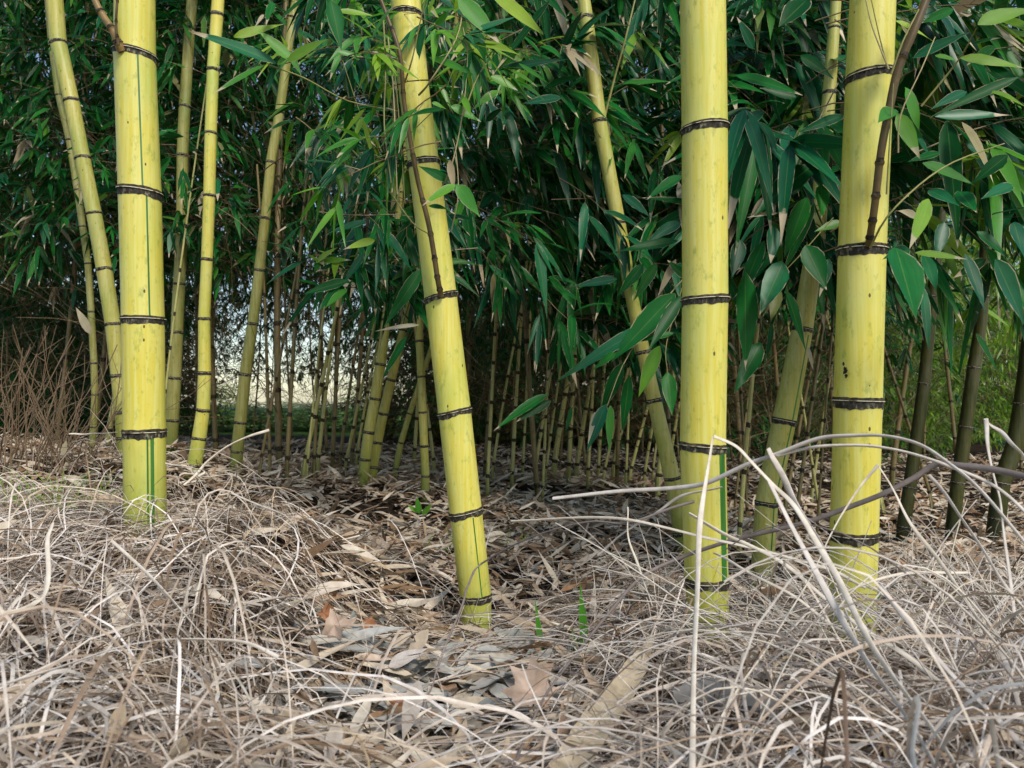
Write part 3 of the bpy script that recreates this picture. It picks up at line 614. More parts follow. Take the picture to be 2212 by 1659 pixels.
leafset('c2', 'tw', [(990,-5,1080,96,38,A,'g'),(1065,-14,1173,73,32,1.15,'y'),(1005,45,976,113,30,A,'g'),(1189,0,1070,154,18,1.4,'d'),(1032,58,1039,201,28,1.3,'d'),(926,123,1018,160,18,A,'g'),
 (1073,150,1230,127,16,1.45,'t'),(1060,165,1117,195,22,1.3,'g'),(1121,137,1186,181,9,1.3,'g'),(1213,212,1129,224,21,1.6,'t'),(1012,198,988,229,25,A,'g'),(1076,195,1022,236,18,1.3,'g'),
 (960,236,880,253,17,1.2,'d'),(974,229,1039,263,21,1.2,'g'),(933,222,964,236,11,1.2,'g'),(984,399,913,444,20,1.18,'g'),(988,398,1036,468,28,1.18,'g'),(971,345,981,413,15,1.2,'b'),
 (971,392,902,358,20,1.22,'d'),(926,444,971,454,12,1.2,'d'),(810,519,742,539,16,1.3,'y'),(728,113,786,123,12,1.3,'g'),(759,335,705,365,14,1.3,'g'),(793,478,708,505,15,1.5,'t'),
 (728,24,807,34,16,1.3,'y'),(824,273,786,317,13,1.4,'t'),(913,579,831,705,26,1.5,'d'),(786,549,742,613,16,1.5,'t'),(879,726,824,821,15,1.7,'d'),(749,624,700,668,18,1.5,'g'),(752,607,655,637,20,1.5,'d'),
 (734,613,686,675,18,1.5,'d'),(906,702,810,716,9,1.6,'b'),(1001,210,1018,250,14,1.2,'g'),(880,240,870,270,8,1.2,'g'),(715,0,737,108,48,.9,'d'),(590,5,575,55,18,1.1,'d'),
 (597,137,403,65,26,1.1,'t'),(505,80,618,51,19,1.1,'y'),(580,137,464,201,16,1.1,'g'),(621,133,710,82,22,1.08,'y'),(628,130,553,62,25,1.1,'g'),(628,120,650,162,18,1.1,'g'),(600,140,640,110,20,1.1,'g'),
 (940,60,975,20,14,1.3,'g'),(820,150,790,95,10,1.3,'g'),(850,90,800,60,12,1.3,'g'),(895,60,880,110,9,1.2,'g'),(1050,262,1090,230,14,1.5,'d'),(1090,260,1040,210,16,1.6,'t')],
 [([(580,140,1.1),(660,170,1.15),(752,218,1.2),(860,240,1.28)],4),([(905,205,1.26),(930,175,1.2),(985,85,1.2),(1000,20,1.22)],5),([(870,190,1.27),(890,130,1.24),(905,60,1.22),(920,-10,1.2)],4),
  ([(1000,250,1.2),(1035,160,1.2),(1075,110,1.25)],4),([(945,420,1.24),(975,360,1.2),(1000,240,1.2),(1010,120,1.2),(1000,60,1.2)],3.5),([(750,312,1.3),(830,400,1.26),(890,480,1.24),(925,505,1.26)],4),
  ([(975,500,1.22),(990,420,1.2),(985,330,1.2),(978,300,1.2)],3),([(936,240,1.24),(820,340,1.3),(780,250,1.3),(740,130,1.3)],2.6),([(828,40,1.22),(833,150,1.22),(830,270,1.2),(845,395,1.2)],4.5),([(838,80,1.22),(850,200,1.22),(858,420,1.2)],3.5),([(850,130,1.22),(862,260,1.22),(875,440,1.22)],3)],
 'bright green and teal leaves sprouting round the top of the leaning centre culm')
B = 1.3
leafset('c13', 'tw', [(1459,634,1322,781,46,B,'d'),(1400,700,1206,822,28,B,'t'),(1425,747,1380,856,30,B,'g'),(1346,784,1298,890,29,B,'d'),(1309,873,1268,975,25,B,'t'),(1319,876,1316,975,17,B,'g'),
 (1360,811,1343,941,23,B,'d'),(1442,804,1452,897,42,B,'d'),(1333,603,1237,620,20,1.5,'t'),(1390,570,1333,640,22,1.5,'d'),(1418,569,1370,648,22,1.5,'d'),(1182,852,1073,927,21,1.9,'d'),(1189,866,1118,910,20,1.9,'d'),
 (1235,880,1222,935,9,1.9,'d'),(1285,890,1270,960,10,B,'b'),(1330,760,1280,800,14,B,'d'),(1460,560,1421,640,15,B,'b'),(1480,600,1440,560,30,B,'d'),(1465,520,1330,545,22,1.5,'d'),(1470,640,1400,760,26,1.25,'d'),
 (1455,720,1375,740,14,B,'d'),(1470,480,1400,520,24,1.4,'t'),(1345,420,1405,470,20,1.7,'t'),(1472,380,1400,430,22,1.5,'d')],
 [([(1307,250,2.0),(1330,160,1.98),(1352,80,1.95),(1374,-10,1.95)],6),([(1520,560,1.35),(1460,620,1.32),(1400,700,1.3),(1345,790,1.3),(1312,876,1.3)],3.5),([(1480,600,1.32),(1440,740,1.3),(1442,806,1.3)],3)],
 'large dark green leaves with pale tips hanging left of the thickest culm')
leafset('c14', 'tw', [(1610,586,1610,800,46,1.3,'d'),(1692,566,1641,678,45,1.3,'t'),(1682,624,1665,695,22,1.35,'d'),(1699,630,1740,757,27,1.3,'d'),(1740,530,1785,625,60,1.2,'d'),(1644,740,1586,849,36,1.35,'d'),
 (1755,358,1637,461,52,1.3,'d'),(1774,400,1774,474,50,1.25,'d'),(1825,249,1723,287,21,1.3,'t'),(1672,488,1665,567,52,1.25,'t'),(1743,427,1695,553,36,1.3,'d'),(1590,163,1729,205,26,1.4,'d'),(1743,0,1682,58,56,1.3,'d'),
 (1627,106,1590,34,28,1.4,'t'),(1680,460,1615,470,10,1.3,'b'),(1655,425,1618,475,16,1.3,'b'),(1760,440,1690,590,20,1.35,'d'),(1600,520,1580,600,30,1.3,'t'),(1650,240,1575,290,26,1.4,'t'),(1720,210,1640,190,30,1.4,'d'),
 (1790,260,1850,300,22,1.5,'d'),(1790,560,1770,640,24,1.3,'t'),(1700,340,1640,330,22,1.4,'d'),(1820,480,1760,500,30,1.3,'g'),(1650,520,1590,660,28,1.4,'d'),(1668,700,1655,780,12,1.4,'t'),(1745,750,1757,800,8,1.4,'b'),
 (1730,120,1800,170,28,1.5,'d'),(1575,420,1650,380,26,1.5,'d'),(1720,300,1790,350,24,1.5,'t')],
 [([(1800,470,1.3),(1720,560,1.3),(1640,640,1.32)],3),([(1810,180,1.4),(1740,320,1.35),(1690,470,1.3)],3.5)],
 'large dark green leaves hanging between the two thick right culms')
E = .95
leafset('c4', 'tw', [(1936,536,1978,688,82,.80,'d'),(1996,549,2023,627,28,1.1,'t'),(1993,617,2006,753,21,1.1,'t'),(2085,549,2128,675,26,.9,'t'),(2150,560,2212,700,50,.8,'t'),(1900,810,1906,900,15,1.2,'d'),
 (2109,720,2156,805,12,1.1,'d'),(1938,246,1986,341,42,E,'g'),(1931,235,1897,265,36,E,'g'),(1955,188,1985,280,46,1.0,'g'),(1935,45,2013,88,15,E,'y'),(1972,126,2098,68,22,1.0,'t'),(2112,52,2235,18,34,.85,'y'),
 (2075,125,2222,150,22,.9,'y'),(2020,120,2071,133,14,1.0,'g'),(2020,252,2187,249,23,1.0,'t'),(1993,352,2102,399,26,1.0,'g'),(2177,335,2098,399,38,.95,'d'),(2006,430,1965,536,30,.9,'y'),(1976,546,2088,560,17,.9,'y'),
 (2006,410,2071,444,42,1.0,'t'),(2071,413,2109,461,34,1.0,'d'),(2143,464,2222,448,19,1.0,'t'),(1982,300,2010,341,32,1.1,'t'),(2085,307,2139,345,22,1.1,'t'),(2143,198,2222,234,26,.95,'y'),(2088,198,2013,236,19,1.05,'t'),
 (2200,167,2013,252,22,1.0,'d'),(1965,540,1908,560,26,.9,'d'),(2040,480,2020,560,40,1.05,'t'),(2110,500,2180,560,30,1.0,'d'),(2030,330,1960,350,16,1.1,'d'),(2150,100,2090,140,30,1.1,'d'),(2190,400,2120,430,24,1.05,'t'),
 (2130,560,2060,600,22,1.1,'d'),(2190,480,2212,560,30,1.0,'t'),(1985,470,1935,455,18,1.1,'b'),(2090,180,2180,200,24,1.2,'d'),(2060,20,1990,50,24,1.1,'d')],
 [([(1880,535,.98),(1915,470,.94),(1985,400,.94),(2060,350,.95),(2170,310,.95)],5),([(1940,330,.94),(1945,250,.93),(1990,150,.93),(2020,80,.95)],4),([(1925,160,.95),(1950,90,.94),(1985,20,.94)],5),([(1915,420,.94),(1922,300,.93),(1930,180,.93)],4),
  ([(1990,230,.94),(2070,130,.92),(2110,60,.88)],5),([(1920,150,.96),(1885,60,.97),(1868,-10,.97)],4),([(1918,150,.96),(1900,80,.97),(1880,-10,.97)],3.5)],
 'broad glossy green and teal leaves on the far right beside the right culm')

# ---- knobbly branches growing from the culms
def branch(key, pts_, w0, w1, mt, knob=38, sides=12, name='branch', label=None):
    c = T_[key]; P = stem_path(pts_, 60); s = np.concatenate(([0], np.cumsum(np.linalg.norm(np.diff(P, axis=0), axis=1))))
    L = s[-1]; dd = pts_[0][2]; R = np.linspace(w0, w1, len(P))*dd/F/2
    t = np.linspace(0, L, 220); P2 = np.stack([np.interp(t, s, P[:, i]) for i in range(3)], 1); R2_ = np.interp(t, s, R)
    kn = []; x = .012
    step = .022
    while x < L: kn.append(x); x += step; step = min(step*1.35, knob/1000*2.6)
    sw = np.zeros(len(t)); mi = np.zeros(len(t)-1, int)
    for q in kn: sw += .28*np.exp(-((t-q)/.0022)**2); mi[np.abs(t[:-1]-q-.0015) < .0028] = 1
    mb = MB(); mb.tube(P2, R2_*(1+sw), sides, 0); mb.m = [np.repeat(mi, sides)]
    o = mb.build(name, [M[mt], M['soot']], c['th'], c['base'])
    if label: o['label'] = label
    return o
branch('c2', [(953,640,1.305),(945,600,1.29),(936,540,1.285),(925,480,1.28),(905,400,1.275),(893,340,1.27),(873,220,1.26),(864,120,1.25),(838,40,1.25),(815,-20,1.25)], 12, 8, 'branch_brown', label='knobbly brown branch lying along the leaning culm')
branch('c4', [(1876,530,1.00),(1882,495,.985),(1890,440,.975),(1903,330,.965),(1920,240,.96),(1940,150,.955),(1972,70,.95),(2008,-20,.95)], 15, 18, 'branch_brown', knob=70, label='thick dark brown branch curving up to the right')
branch('c1', [(262,110,1.22),(256,95,1.215),(243,65,1.21),(220,30,1.21),(200,-10,1.21)], 19, 13, 'branch_olive', label='short brown side branch leaning left')
branch('c1', [(256,98,1.20),(251,60,1.195),(252,20,1.19),(256,-20,1.19)], 6, 5, 'branch_brown', label='thin dark twig rising beside the culm')

# ---------------------------------------------------------------- straw, leaf litter
rng = np.random.default_rng(77)
def scatter(n, Xr, dr, keep=None):
    X = rng.uniform(Xr[0], Xr[1], n); d = np.exp(rng.uniform(math.log(dr[0]), math.log(dr[1]), n)); x = (X-CX)/F*d; y = d.copy()
    if keep is not None: k = keep(X, d, x, y); x, y = x[k], y[k]
    return x, y
def ribbons(mb, x, y, hd, L, kap, h0, arch, wd, K=9, m=0, sag=1.0, twist=1.0):
    n = len(x); t = np.linspace(0, 1, K)[None]; s = t*L[:, None]
    th = hd[:, None] + kap[:, None]*s + rng.normal(0, .14, (n, 1))*np.sin(t*6+rng.uniform(0, 6, (n, 1)))
    ds = L[:, None]/(K-1); PX = x[:, None] + np.concatenate((np.zeros((n, 1)), np.cumsum(np.cos(th[:, :-1])*ds, 1)), 1)
    PY = y[:, None] + np.concatenate((np.zeros((n, 1)), np.cumsum(np.sin(th[:, :-1])*ds, 1)), 1)
    kk = rng.integers(2, K-2, n); kr = rng.random(n) < .28; turn = rng.normal(0, .9, n)*kr
    af = (np.arange(K)[None] > kk[:, None]); px_ = PX[np.arange(n), kk][:, None]; py_ = PY[np.arange(n), kk][:, None]; ct, st_ = np.cos(turn)[:, None], np.sin(turn)[:, None]
    rx, ry = PX-px_, PY-py_; PX = np.where(af, px_+rx*ct-ry*st_, PX); PY = np.where(af, py_+rx*st_+ry*ct, PY)
    Gz = ground(PX.ravel(), PY.ravel()).reshape(n, K)
    # stiff stems bridge hollows: blend ground profile with its chord
    chord = Gz[:, :1] + (Gz[:, -1:]-Gz[:, :1])*t
    PZ = np.maximum(Gz, .5*Gz+.5*chord) + h0[:, None] + arch[:, None]*4*t*(1-t)*sag + rng.normal(0, .001, (n, K))
    P = np.stack((PX, PY, PZ), -1); T = np.gradient(P, axis=1); T /= np.linalg.norm(T, axis=2)[..., None]
    roll = rng.uniform(-1, 1, (n, 1)) + twist*rng.uniform(-1, 1, (n, 1))*t*2
    up = np.stack((np.sin(roll)*-np.sin(th), np.sin(roll)*np.cos(th), np.cos(roll)), -1)
    S = np.cross(T, up); S /= np.linalg.norm(S, axis=2)[..., None]; Nn = np.cross(S, T)
    w = (wd[:, None]*np.clip(1.15-np.abs(t*1.6-.7)**2.2, .25, 1))[..., None]*.5
    V = np.stack((P-S*w, P+Nn*w*.22, P+S*w), 2).reshape(-1, 3); base = (np.arange(n)*K*3)[:, None, None]; i = (np.arange(K-1)*3)[None, :, None]; j = np.arange(2)[None, None]
    Q = np.stack((base+i+j, base+i+j+1, base+i+j+4, base+i+j+3), -1).reshape(-1, 4); mb.add(V, Q, m)
def mound(X, d):  # how strawy a spot is
    left = 1/(1+np.exp((X-620-(d-1)*60)/50))*(d < 1.75); right = 1/(1+np.exp(-(X-1300)/70))*(d < 1.7); cen = np.exp(-((X-1040)/110)**2-((d-1.28)/.14)**2)*1.0
    return np.clip(left+right*.95+cen+.05*(d < 1.2), 0, 1)*np.where((X > 630) & (X < 1140) & (d < 1.17), .4, 1)
mb = MB()
x, y = scatter(34000, (-350, 2560), (.42, 1.75), lambda X, d, x, y: rng.random(len(X)) < mound(X, d)*np.where(d > 1.35, .55, np.where(d < .9, .50, 1)))
n = len(x); Xp = CX + x/y*F
crest = pt(500, 1090, 1.3); away = np.arctan2(y-crest[1], x-crest[0])
hd = np.where((Xp < 700) & (rng.random(n) < .65), away + rng.normal(0, .8, n), rng.uniform(0, 2*math.pi, n))
h0 = rng.exponential(.013, n)+.004; loose = rng.random(n) < .20; hd = np.where(loose & (rng.random(n) < .6), rng.choice((-1, 1), n)*math.pi/2 + rng.normal(0, .5, n), hd); h0 = h0 + loose*.006; L = rng.uniform(.07, .28, n)*np.where(y > 1.2, .8, 1)
ribbons(mb, x, y, hd, L, rng.normal(0, 4.0, n), h0, np.abs(rng.normal(0, .014, n))*(1+2.2*loose), (.0007+.0019*rng.random(n)**1.8)*np.where(y > 1.1, .8, np.where(y < .9, 1.35, 1)), m=np.repeat(((rng.random(n) < .86*(h0 < .021)) & ~loose).astype(int), 16))  # most low strands take the dark copy, painting shade into the gaps
# second loose layer of longer arching strands
x, y = scatter(1900, (-350, 2560), (.45, 1.5), lambda X, d, x, y: rng.random(len(X)) < mound(X, d)*.9); n = len(x)
ribbons(mb, x, y, rng.uniform(0, 6.28, n), rng.uniform(.15, .42, n), rng.normal(0, 3.5, n), rng.exponential(.012, n)+.006, np.abs(rng.normal(0, .04, n)), (.0007+.0019*rng.random(n)**1.6), K=12)
# fine crossing strands over the hollow
x, y = scatter(900, (500, 1500), (.7, 2.4)); n = len(x)
ribbons(mb, x, y, rng.uniform(0, 6.28, n), rng.uniform(.06, .22, n), rng.normal(0, 6, n), rng.exponential(.006, n), np.abs(rng.normal(0, .015, n)), rng.uniform(.0009, .0019, n))
tag(mb.build('straw', [M['straw'], M['straw_gap_shade']]), 'tangled pale dry straw heaped over the ground in front', 'straw', kind='stuff')

mb = MB()
def litter(n, Xr, dr, Lr, keep=None, hs=.012, tilt=.45):
    x, y = scatter(n, Xr, dr, keep); n = len(x); a = rng.uniform(0, 6.28, n); el = rng.normal(.05, tilt*.6, n)
    D = np.stack((np.cos(a)*np.cos(el), np.sin(a)*np.cos(el), np.sin(el)), 1); N_ = np.stack((rng.normal(0, tilt, n), rng.normal(-.1, tilt, n), np.ones(n)), 1)
    L = rng.uniform(*Lr, n); P = np.stack((x, y, ground(x, y)+rng.exponential(hs, n)*.8 + .002), 1)
    mb.leaves(P, D, N_, L, L*rng.uniform(.11, .21, n), rng.uniform(-.15, .35, n), 0, True)
litter(7500, (-300, 2500), (.55, 1.5), (.045, .105), lambda X, d, x, y: rng.random(len(X)) < np.clip(1.25-mound(X, d), .18, 1))
litter(16000, (-250, 2450), (1.4, 3.2), (.035, .085), hs=.010)
litter(13000, (-250, 2450), (3.0, 9.0), (.06, .13), hs=.012)
k = 0; P = []; D = []; N_ = []
while k < 230:
    X = rng.uniform(600, 1160); Y = rng.uniform(1370, 1690)
    lo, hi = .5, 2.0
    for _ in range(14):
        md = (lo+hi)/2; q = pt(X, Y, md)
        if q[2] > gz(q[0], q[1]): lo = md
        else: hi = md
    q[2] += rng.uniform(.012, .034); a = rng.normal(math.pi/2, .9)*rng.choice((1, -1)); P.append(q); D.append((math.cos(a), math.sin(a), rng.uniform(-.05, .45))); N_.append((rng.normal(0, .35), rng.normal(-.35, .3), 1)); k += 1
L = rng.uniform(.055, .105, k); mb.leaves(P, D, N_, L, L*rng.uniform(.15, .24, k), rng.uniform(0, .3, k), 1, True)
tag(mb.build('leaf_litter', [M['litter'], M['litter_pale']]), 'fallen grey and tan bamboo leaves carpeting the hollow between the culms', 'leaf litter', kind='stuff')

def hit(X, Y, h=.02):
    "distance at which the sight line to X, Y meets the litter surface"
    for dd in np.arange(.42, 6, .006):
        p = pt(X, Y, dd)
        if p[2] <= gz(p[0], p[1]) + h: return dd
    return 3.0
# ---------------------------------------------------------------- dry stems that stand out
rng = np.random.default_rng(5)
def flat_stem(mb, pts_, w0, w1, m=0, flat=.35):
    P = stem_path(pts_, max(30, len(pts_)*8)); n = len(P); wd = np.linspace(w0, w1, n)*np.array([np.interp(i, np.linspace(0, n-1, len(pts_)), [p[2] for p in pts_]) for i in range(n)])/F/2
    T = np.gradient(P, axis=0); T /= np.linalg.norm(T, axis=1)[:, None]; view = P - np.array((0, 0, CAMZ)); view /= np.linalg.norm(view, axis=1)[:, None]
    A_ = np.cross(T, np.array((.1, 1, .25))); A_ /= np.linalg.norm(A_, axis=1)[:, None]; B_ = np.cross(T, A_)
    L_ = np.arange(n)/n; ph = rng.uniform(0, 6, 4); wd = wd*(1+.12*np.sin(L_*7+ph[0])+.05*np.sin(L_*19+ph[1])); amp = np.minimum(.0012, wd.mean()*.7)
    P = P + A_*(np.sin(L_*14+ph[2])*amp*.7 )[:, None] + B_*(np.sin(L_*11+ph[3])*amp)[:, None]
    tw = .9*np.sin(L_*4+ph[0]); A2 = A_*np.cos(tw)[:, None]+B_*np.sin(tw)[:, None]; B_ = B_*np.cos(tw)[:, None]-A_*np.sin(tw)[:, None]; A_ = A2
    a = np.linspace(0, 2*math.pi, 8, endpoint=False); V = P[:, None] + wd[:, None, None]*(np.cos(a)[None, :, None]*A_[:, None] + flat*np.sin(a)[None, :, None]*B_[:, None])
    i = np.arange(n-1)[:, None]*8; j = np.arange(8)[None]; k = (j+1) % 8
    mb.add(V.reshape(-1, 3), np.stack(np.broadcast_arrays(i+j, i+k, i+8+k, i+8+j), -1).reshape(-1, 4), m)
STEMS = [
 ('stem_grey', 10, 9, 1, [(1195,1076,.95),(1330,1060,.92),(1460,1053,.88),(1528,1044,.85),(1614,1006,.82),(1678,982,.80),(1767,946,.78),(1846,938,.76),(1914,941,.74),(1982,960,.72),(2040,996,.70),(2120,1060,.68),(2240,1200,.66)], 'long grey arching stem, highest over the right culm'),
 ('stem_grey', 8, 8, 1, [(1678,985,.80),(1760,963,.79),(1836,962,.78),(1914,970,.77),(1989,984,.76),(2060,1010,.75),(2160,1060,.74),(2260,1150,.72)], 'lower of the two grey stems arching together across the right culm'),
 ('stem_dark', 14, 7, 1, [(2260,1040,.70),(2143,1015,.74),(2075,1007,.76),(2023,1003,.78),(1972,1033,.79),(1904,1068,.80),(1836,1095,.82),(1767,1121,.84),(1699,1140,.86),(1579,1168,.90),(1459,1208,.93),(1384,1246,.9),(1322,1315,.84),(1240,1420,.76),(1182,1502,.70),(1145,1577,.66),(1100,1680,.6)], 'long dark grey branch running from the right edge down to the bottom'),
 ('stem_dark', 6, 5, 1, [(1500,1085,.92),(1449,1098,.93),(1356,1128,.95),(1275,1125,.97),(1186,1147,1.0),(1117,1175,1.04),(1056,1209,1.08),(1029,1229,1.08),(1008,1277,1.0),(991,1325,.95),(967,1383,.9),(943,1454,.85),(919,1520,.8),(900,1600,.76)], 'thin dark twig bending down in front of the foot of the centre culm'),
 ('stem_pale', 7, 6, .5, [(1104,1125,1.0),(1220,1118,.98),(1305,1119,.96),(1374,1127,.94),(1460,1145,.92),(1528,1161,.9),(1631,1185,.88),(1716,1209,.86),(1801,1233,.85),(1870,1270,.83)], 'straight pale straw lying level left of the thickest culm'),
 ('stem_pale', 15, 9, .4, [(1492,1680,.52),(1501,1434,.56),(1504,1297,.60),(1511,1161,.64),(1520,1060,.68),(1541,944,.72)], 'upright whitish blade in front of the thickest culm'),
 ('stem_pale', 9, 15, .5, [(1541,945,.72),(1590,965,.72),(1624,996,.71),(1672,1047,.70),(1716,1095,.68),(1767,1180,.65),(1818,1263,.62),(1870,1366,.58),(1921,1450,.55),(2000,1560,.51),(2080,1680,.48)], 'thick pale blade sloping from the tip of the upright one to the bottom right'),
 ('stem_grey', 15, 8, .4, [(1661,968,.80),(1680,1010,.80),(1706,1060,.80),(1740,1120,.79),(1780,1190,.78),(1830,1300,.76)], 'broken brownish stem with a cut top between the right culms'),
 ('stem_pale', 7, 12, .5, [(1894,1003,.76),(1863,1044,.76),(1822,1112,.75),(1784,1181,.73),(1754,1236,.71),(1713,1304,.68),(1651,1410,.63),(1597,1492,.59),(1542,1588,.55),(1495,1690,.51)], 'pale stem sloping from the right culm down to the bottom left'),
 ('stem_pale', 6, 9, .5, [(1894,1004,.76),(1931,1061,.76),(1968,1130,.75),(2023,1205,.74),(2075,1281,.72),(2126,1349,.70),(2194,1400,.68),(2260,1440,.66)], 'pale stem folded at its tip and sloping down to the right edge'),
 ('stem_grey', 10, 9, .6, [(2126,905,.78),(2136,958,.77),(2150,1044,.76),(2163,1108,.75),(2180,1220,.73),(2190,1330,.70)], 'brownish upright stem near the right edge'),
 ('stem_grey', 8, 8, .6, [(2126,905,.78),(2177,948,.77),(2222,1000,.76)], 'short grey stem falling from the tip of the upright one at the right edge'),
 ('stem_grey', 7, 7, .5, [(2006,1027,.72),(2057,1088,.72),(2109,1168,.71),(2170,1260,.70),(2230,1340,.69)], 'grey stem sloping under the arch at the right edge'),
 ('stem_pale', 9, 10, .5, [(1487,1110,.80),(1562,1150,.79),(1624,1180,.78),(1700,1225,.76),(1780,1290,.73),(1870,1360,.70),(1960,1420,.67),(2060,1500,.63)], 'pale straw crossing the thickest culm and sloping right'),
 ('stem_grey', 5, 6, .7, [(1290,1200,.98),(1350,1150,.96),(1420,1105,.94),(1480,1070,.92),(1560,1050,.9)], 'thin grey straw rising towards the thickest culm'),
 ('stem_pale', 5, 5, .7, [(1355,1095,.95),(1360,1170,.94),(1385,1240,.93),(1408,1310,.92)], 'thin pale straw hanging left of the thickest culm'),
 ('stem_pale', 9, 6, .5, [(1560,1700,.5),(1640,1560,.54),(1720,1400,.6),(1790,1300,.66),(1850,1270,.7),(1960,1240,.74),(2090,1235,.76)], 'pale stem rising from the bottom then levelling out to the right'),
 ('stem_grey', 14, 13, .4, [(1660,1040,.70),(1730,1170,.66),(1800,1310,.62),(1870,1420,.58),(1950,1540,.53),(2040,1690,.48)], 'widest grey blade sloping to the bottom right'),
 ('stem_grey', 12, 12, .4, [(1900,1260,.64),(1990,1380,.60),(2100,1500,.56),(2240,1640,.52)], 'blurred grey blade in the bottom right corner'),
 ('stem_pale', 7, 6, .5, [(1870,1390,.72),(1790,1345,.76),(1700,1280,.80),(1600,1225,.85),(1540,1195,.88)], 'pale straw crossing low over the thickest culm'),
 ('stem_pale', 8, 6, .5, [(1220,1545,.66),(1330,1590,.62),(1420,1640,.58),(1500,1700,.55)], 'tan straw sloping across the bottom beside the broad sheath'),
 ('stem_pale', 6, 5, .6, [(580,928,1.25),(535,945,1.22),(488,965,1.20),(455,992,1.19),(427,1020,1.18),(396,1048,1.16)], 'pale straw rising right of the leftmost thick culm'),
 ('stem_pale', 5, 4, .6, [(357,1001,1.18),(400,1008,1.18),(440,1017,1.17),(430,1030,1.16)], 'short straw lying beside the leftmost thick culm'),
 ('stem_pale', 4, 4, .6, [(385,1050,1.2),(395,1024,1.2),(450,1030,1.2),(498,1027,1.2),(495,1064,1.2),(470,1070,1.2)], 'straw bent into a box shape right of the leftmost thick culm'),
 ('stem_pale', 4, 4, .6, [(500,1065,1.15),(560,1090,1.1),(620,1120,1.05),(655,1170,1.0),(683,1240,.95),(670,1330,.93)], 'single straw arching down into the hollow'),
 ('stem_pale', 4, 3, .7, [(149,938,1.5),(200,937,1.5),(256,934,1.45)], 'thin level straw left of the leftmost thick culm'),
 ('stem_dark', 5, 4, .7, [(533,986,1.7),(548,1025,1.65),(563,1066,1.6)], 'short brown stick standing in the hollow'),
 ('stem_pale', 12, 9, .4, [(-20,1330,.62),(90,1290,.66),(104,1180,.70),(110,1130,.72)], 'pale flat blade standing at the left edge of the straw mound'),
 ('stem_grey', 9, 9, .5, [(-20,1490,.5),(120,1440,.53),(260,1400,.56),(400,1380,.60),(520,1385,.62),(600,1420,.62)], 'long grey straw lying across the lower left straw'),
 ('stem_pale', 8, 8, .5, [(240,1170,.85),(330,1250,.80),(420,1350,.74),(500,1450,.68),(560,1560,.60),(600,1690,.55)], 'long pale straw running down the left mound'),
]
for mt, w0, w1, fl, pts_, lab in STEMS:
    mb = MB(); flat_stem(mb, pts_, w0, w1, 0, max(fl*.7, .18)); b0 = pt(*pts_[-1])
    tag(mb.build('dry_straw' if 'straw' in lab or 'blade' in lab else 'dead_twig', M[mt], None, b0), lab, 'dry stem')
# many further dry stems of the heap at the right
R3 = random.Random(31); mbs = MB()
for i in range(175):
    X0 = R3.uniform(1450, 2350) if i < 110 else R3.uniform(1850, 2400); d0 = R3.uniform(.5, .95); L = R3.uniform(.2, .5); side = R3.choice((-1, -1, 1)); a = R3.uniform(.1, .85)
    p = pt(X0, 1500, d0); g = gz(p[0], p[1]); b0 = np.array((p[0], p[1], g+.0)); dx = side*L*math.cos(a)*R3.uniform(.5, 1); dz = min(L*math.sin(a)*(.6 if i < 110 else .9), .13 if i < 110 else .20); dy = R3.uniform(-.12, .2)
    P0 = b0; P1 = b0+np.array((dx*.4, dy*.4, dz*.9)); P2 = b0+np.array((dx*.8, dy*.8, dz*1.0)); P3 = b0+np.array((dx*1.1, dy, dz*R3.uniform(.1, .8)))
    u = np.linspace(0, 1, 12)[:, None]; P = (1-u)**3*P0+3*u*(1-u)**2*P1+3*u*u*(1-u)*P2+u**3*P3
    mbs.tube(P, np.linspace(1, .6, 12)*R3.uniform(.0004, .0012), 5, R3.choice((0, 0, 1, 2)))
for i in range(60):   # fan of thin stems leaning across the feet of the right culms
    X0 = R3.uniform(1650, 2380); p = pt(X0, 1500, R3.uniform(.6, .9)); P0 = np.array((p[0], p[1], gz(p[0], p[1])))
    X1 = X0 - R3.uniform(150, 620)*R3.choice((1, 1, 1, -.6)); d1 = R3.uniform(.74, .93); P2 = pt(X1, R3.uniform(1060, 1330), d1); P1 = (P0+P2)/2 + np.array((0, 0, R3.uniform(.0, .06)))
    u = np.linspace(0, 1, 12)[:, None]; P = (1-u)**2*P0 + 2*u*(1-u)*P1 + u*u*P2; w = R3.uniform(.0005, .0012)
    mbs.tube(P, np.linspace(w, w*.45, 12), 5, R3.choice((0, 1, 1)))
    if R3.random() < .5:
        q = P[7]; e = q + unit(P[9]-P[7] + np.array((R3.uniform(-.02, .02), 0, R3.uniform(-.03, .02))))*R3.uniform(.03, .08); mbs.tube([q, e], [w*.6, w*.3], 4, 1)
tag(mbs.build('dry_stem_tangle', [M['stem_grey'], M['stem_pale'], M['stem_dark']]), 'loose tangle of thin grey stems over the straw at the right', 'dry stems', kind='stuff')

# dry twiggy shrub at the left
rng = np.random.default_rng(3); mb = MB(); b0 = pt(60, 1000, 2.0); b0[2] = gz(b0[0], b0[1])
for i in range(75):
    p = b0 + np.array((rng.uniform(-.16, .16), rng.uniform(-.12, .12), 0)); a = rng.normal(.15, .32); d = unit(np.array((math.sin(a), rng.normal(0, .15), 1.0))); L = rng.uniform(.12, .42); path = [p.copy()]
    for k in range(5): d = unit(d+rng.normal(0, .12, 3)); p = p+d*L/5; path.append(p.copy())
    w = rng.uniform(.0012, .0026); mb.tube(path, np.linspace(w, w*.5, 6), 5)
    for q in range(3): e = path[2+q]+unit(d+rng.normal(0, .5, 3))*rng.uniform(.03, .10); mb.tube([path[2+q], e], [w*.6, w*.3], 4)
m, N, Lk, b = mat('dry_bush', .7); b.inputs[0].default_value = (.17, .115, .065, 1); M['dry_bush'] = m
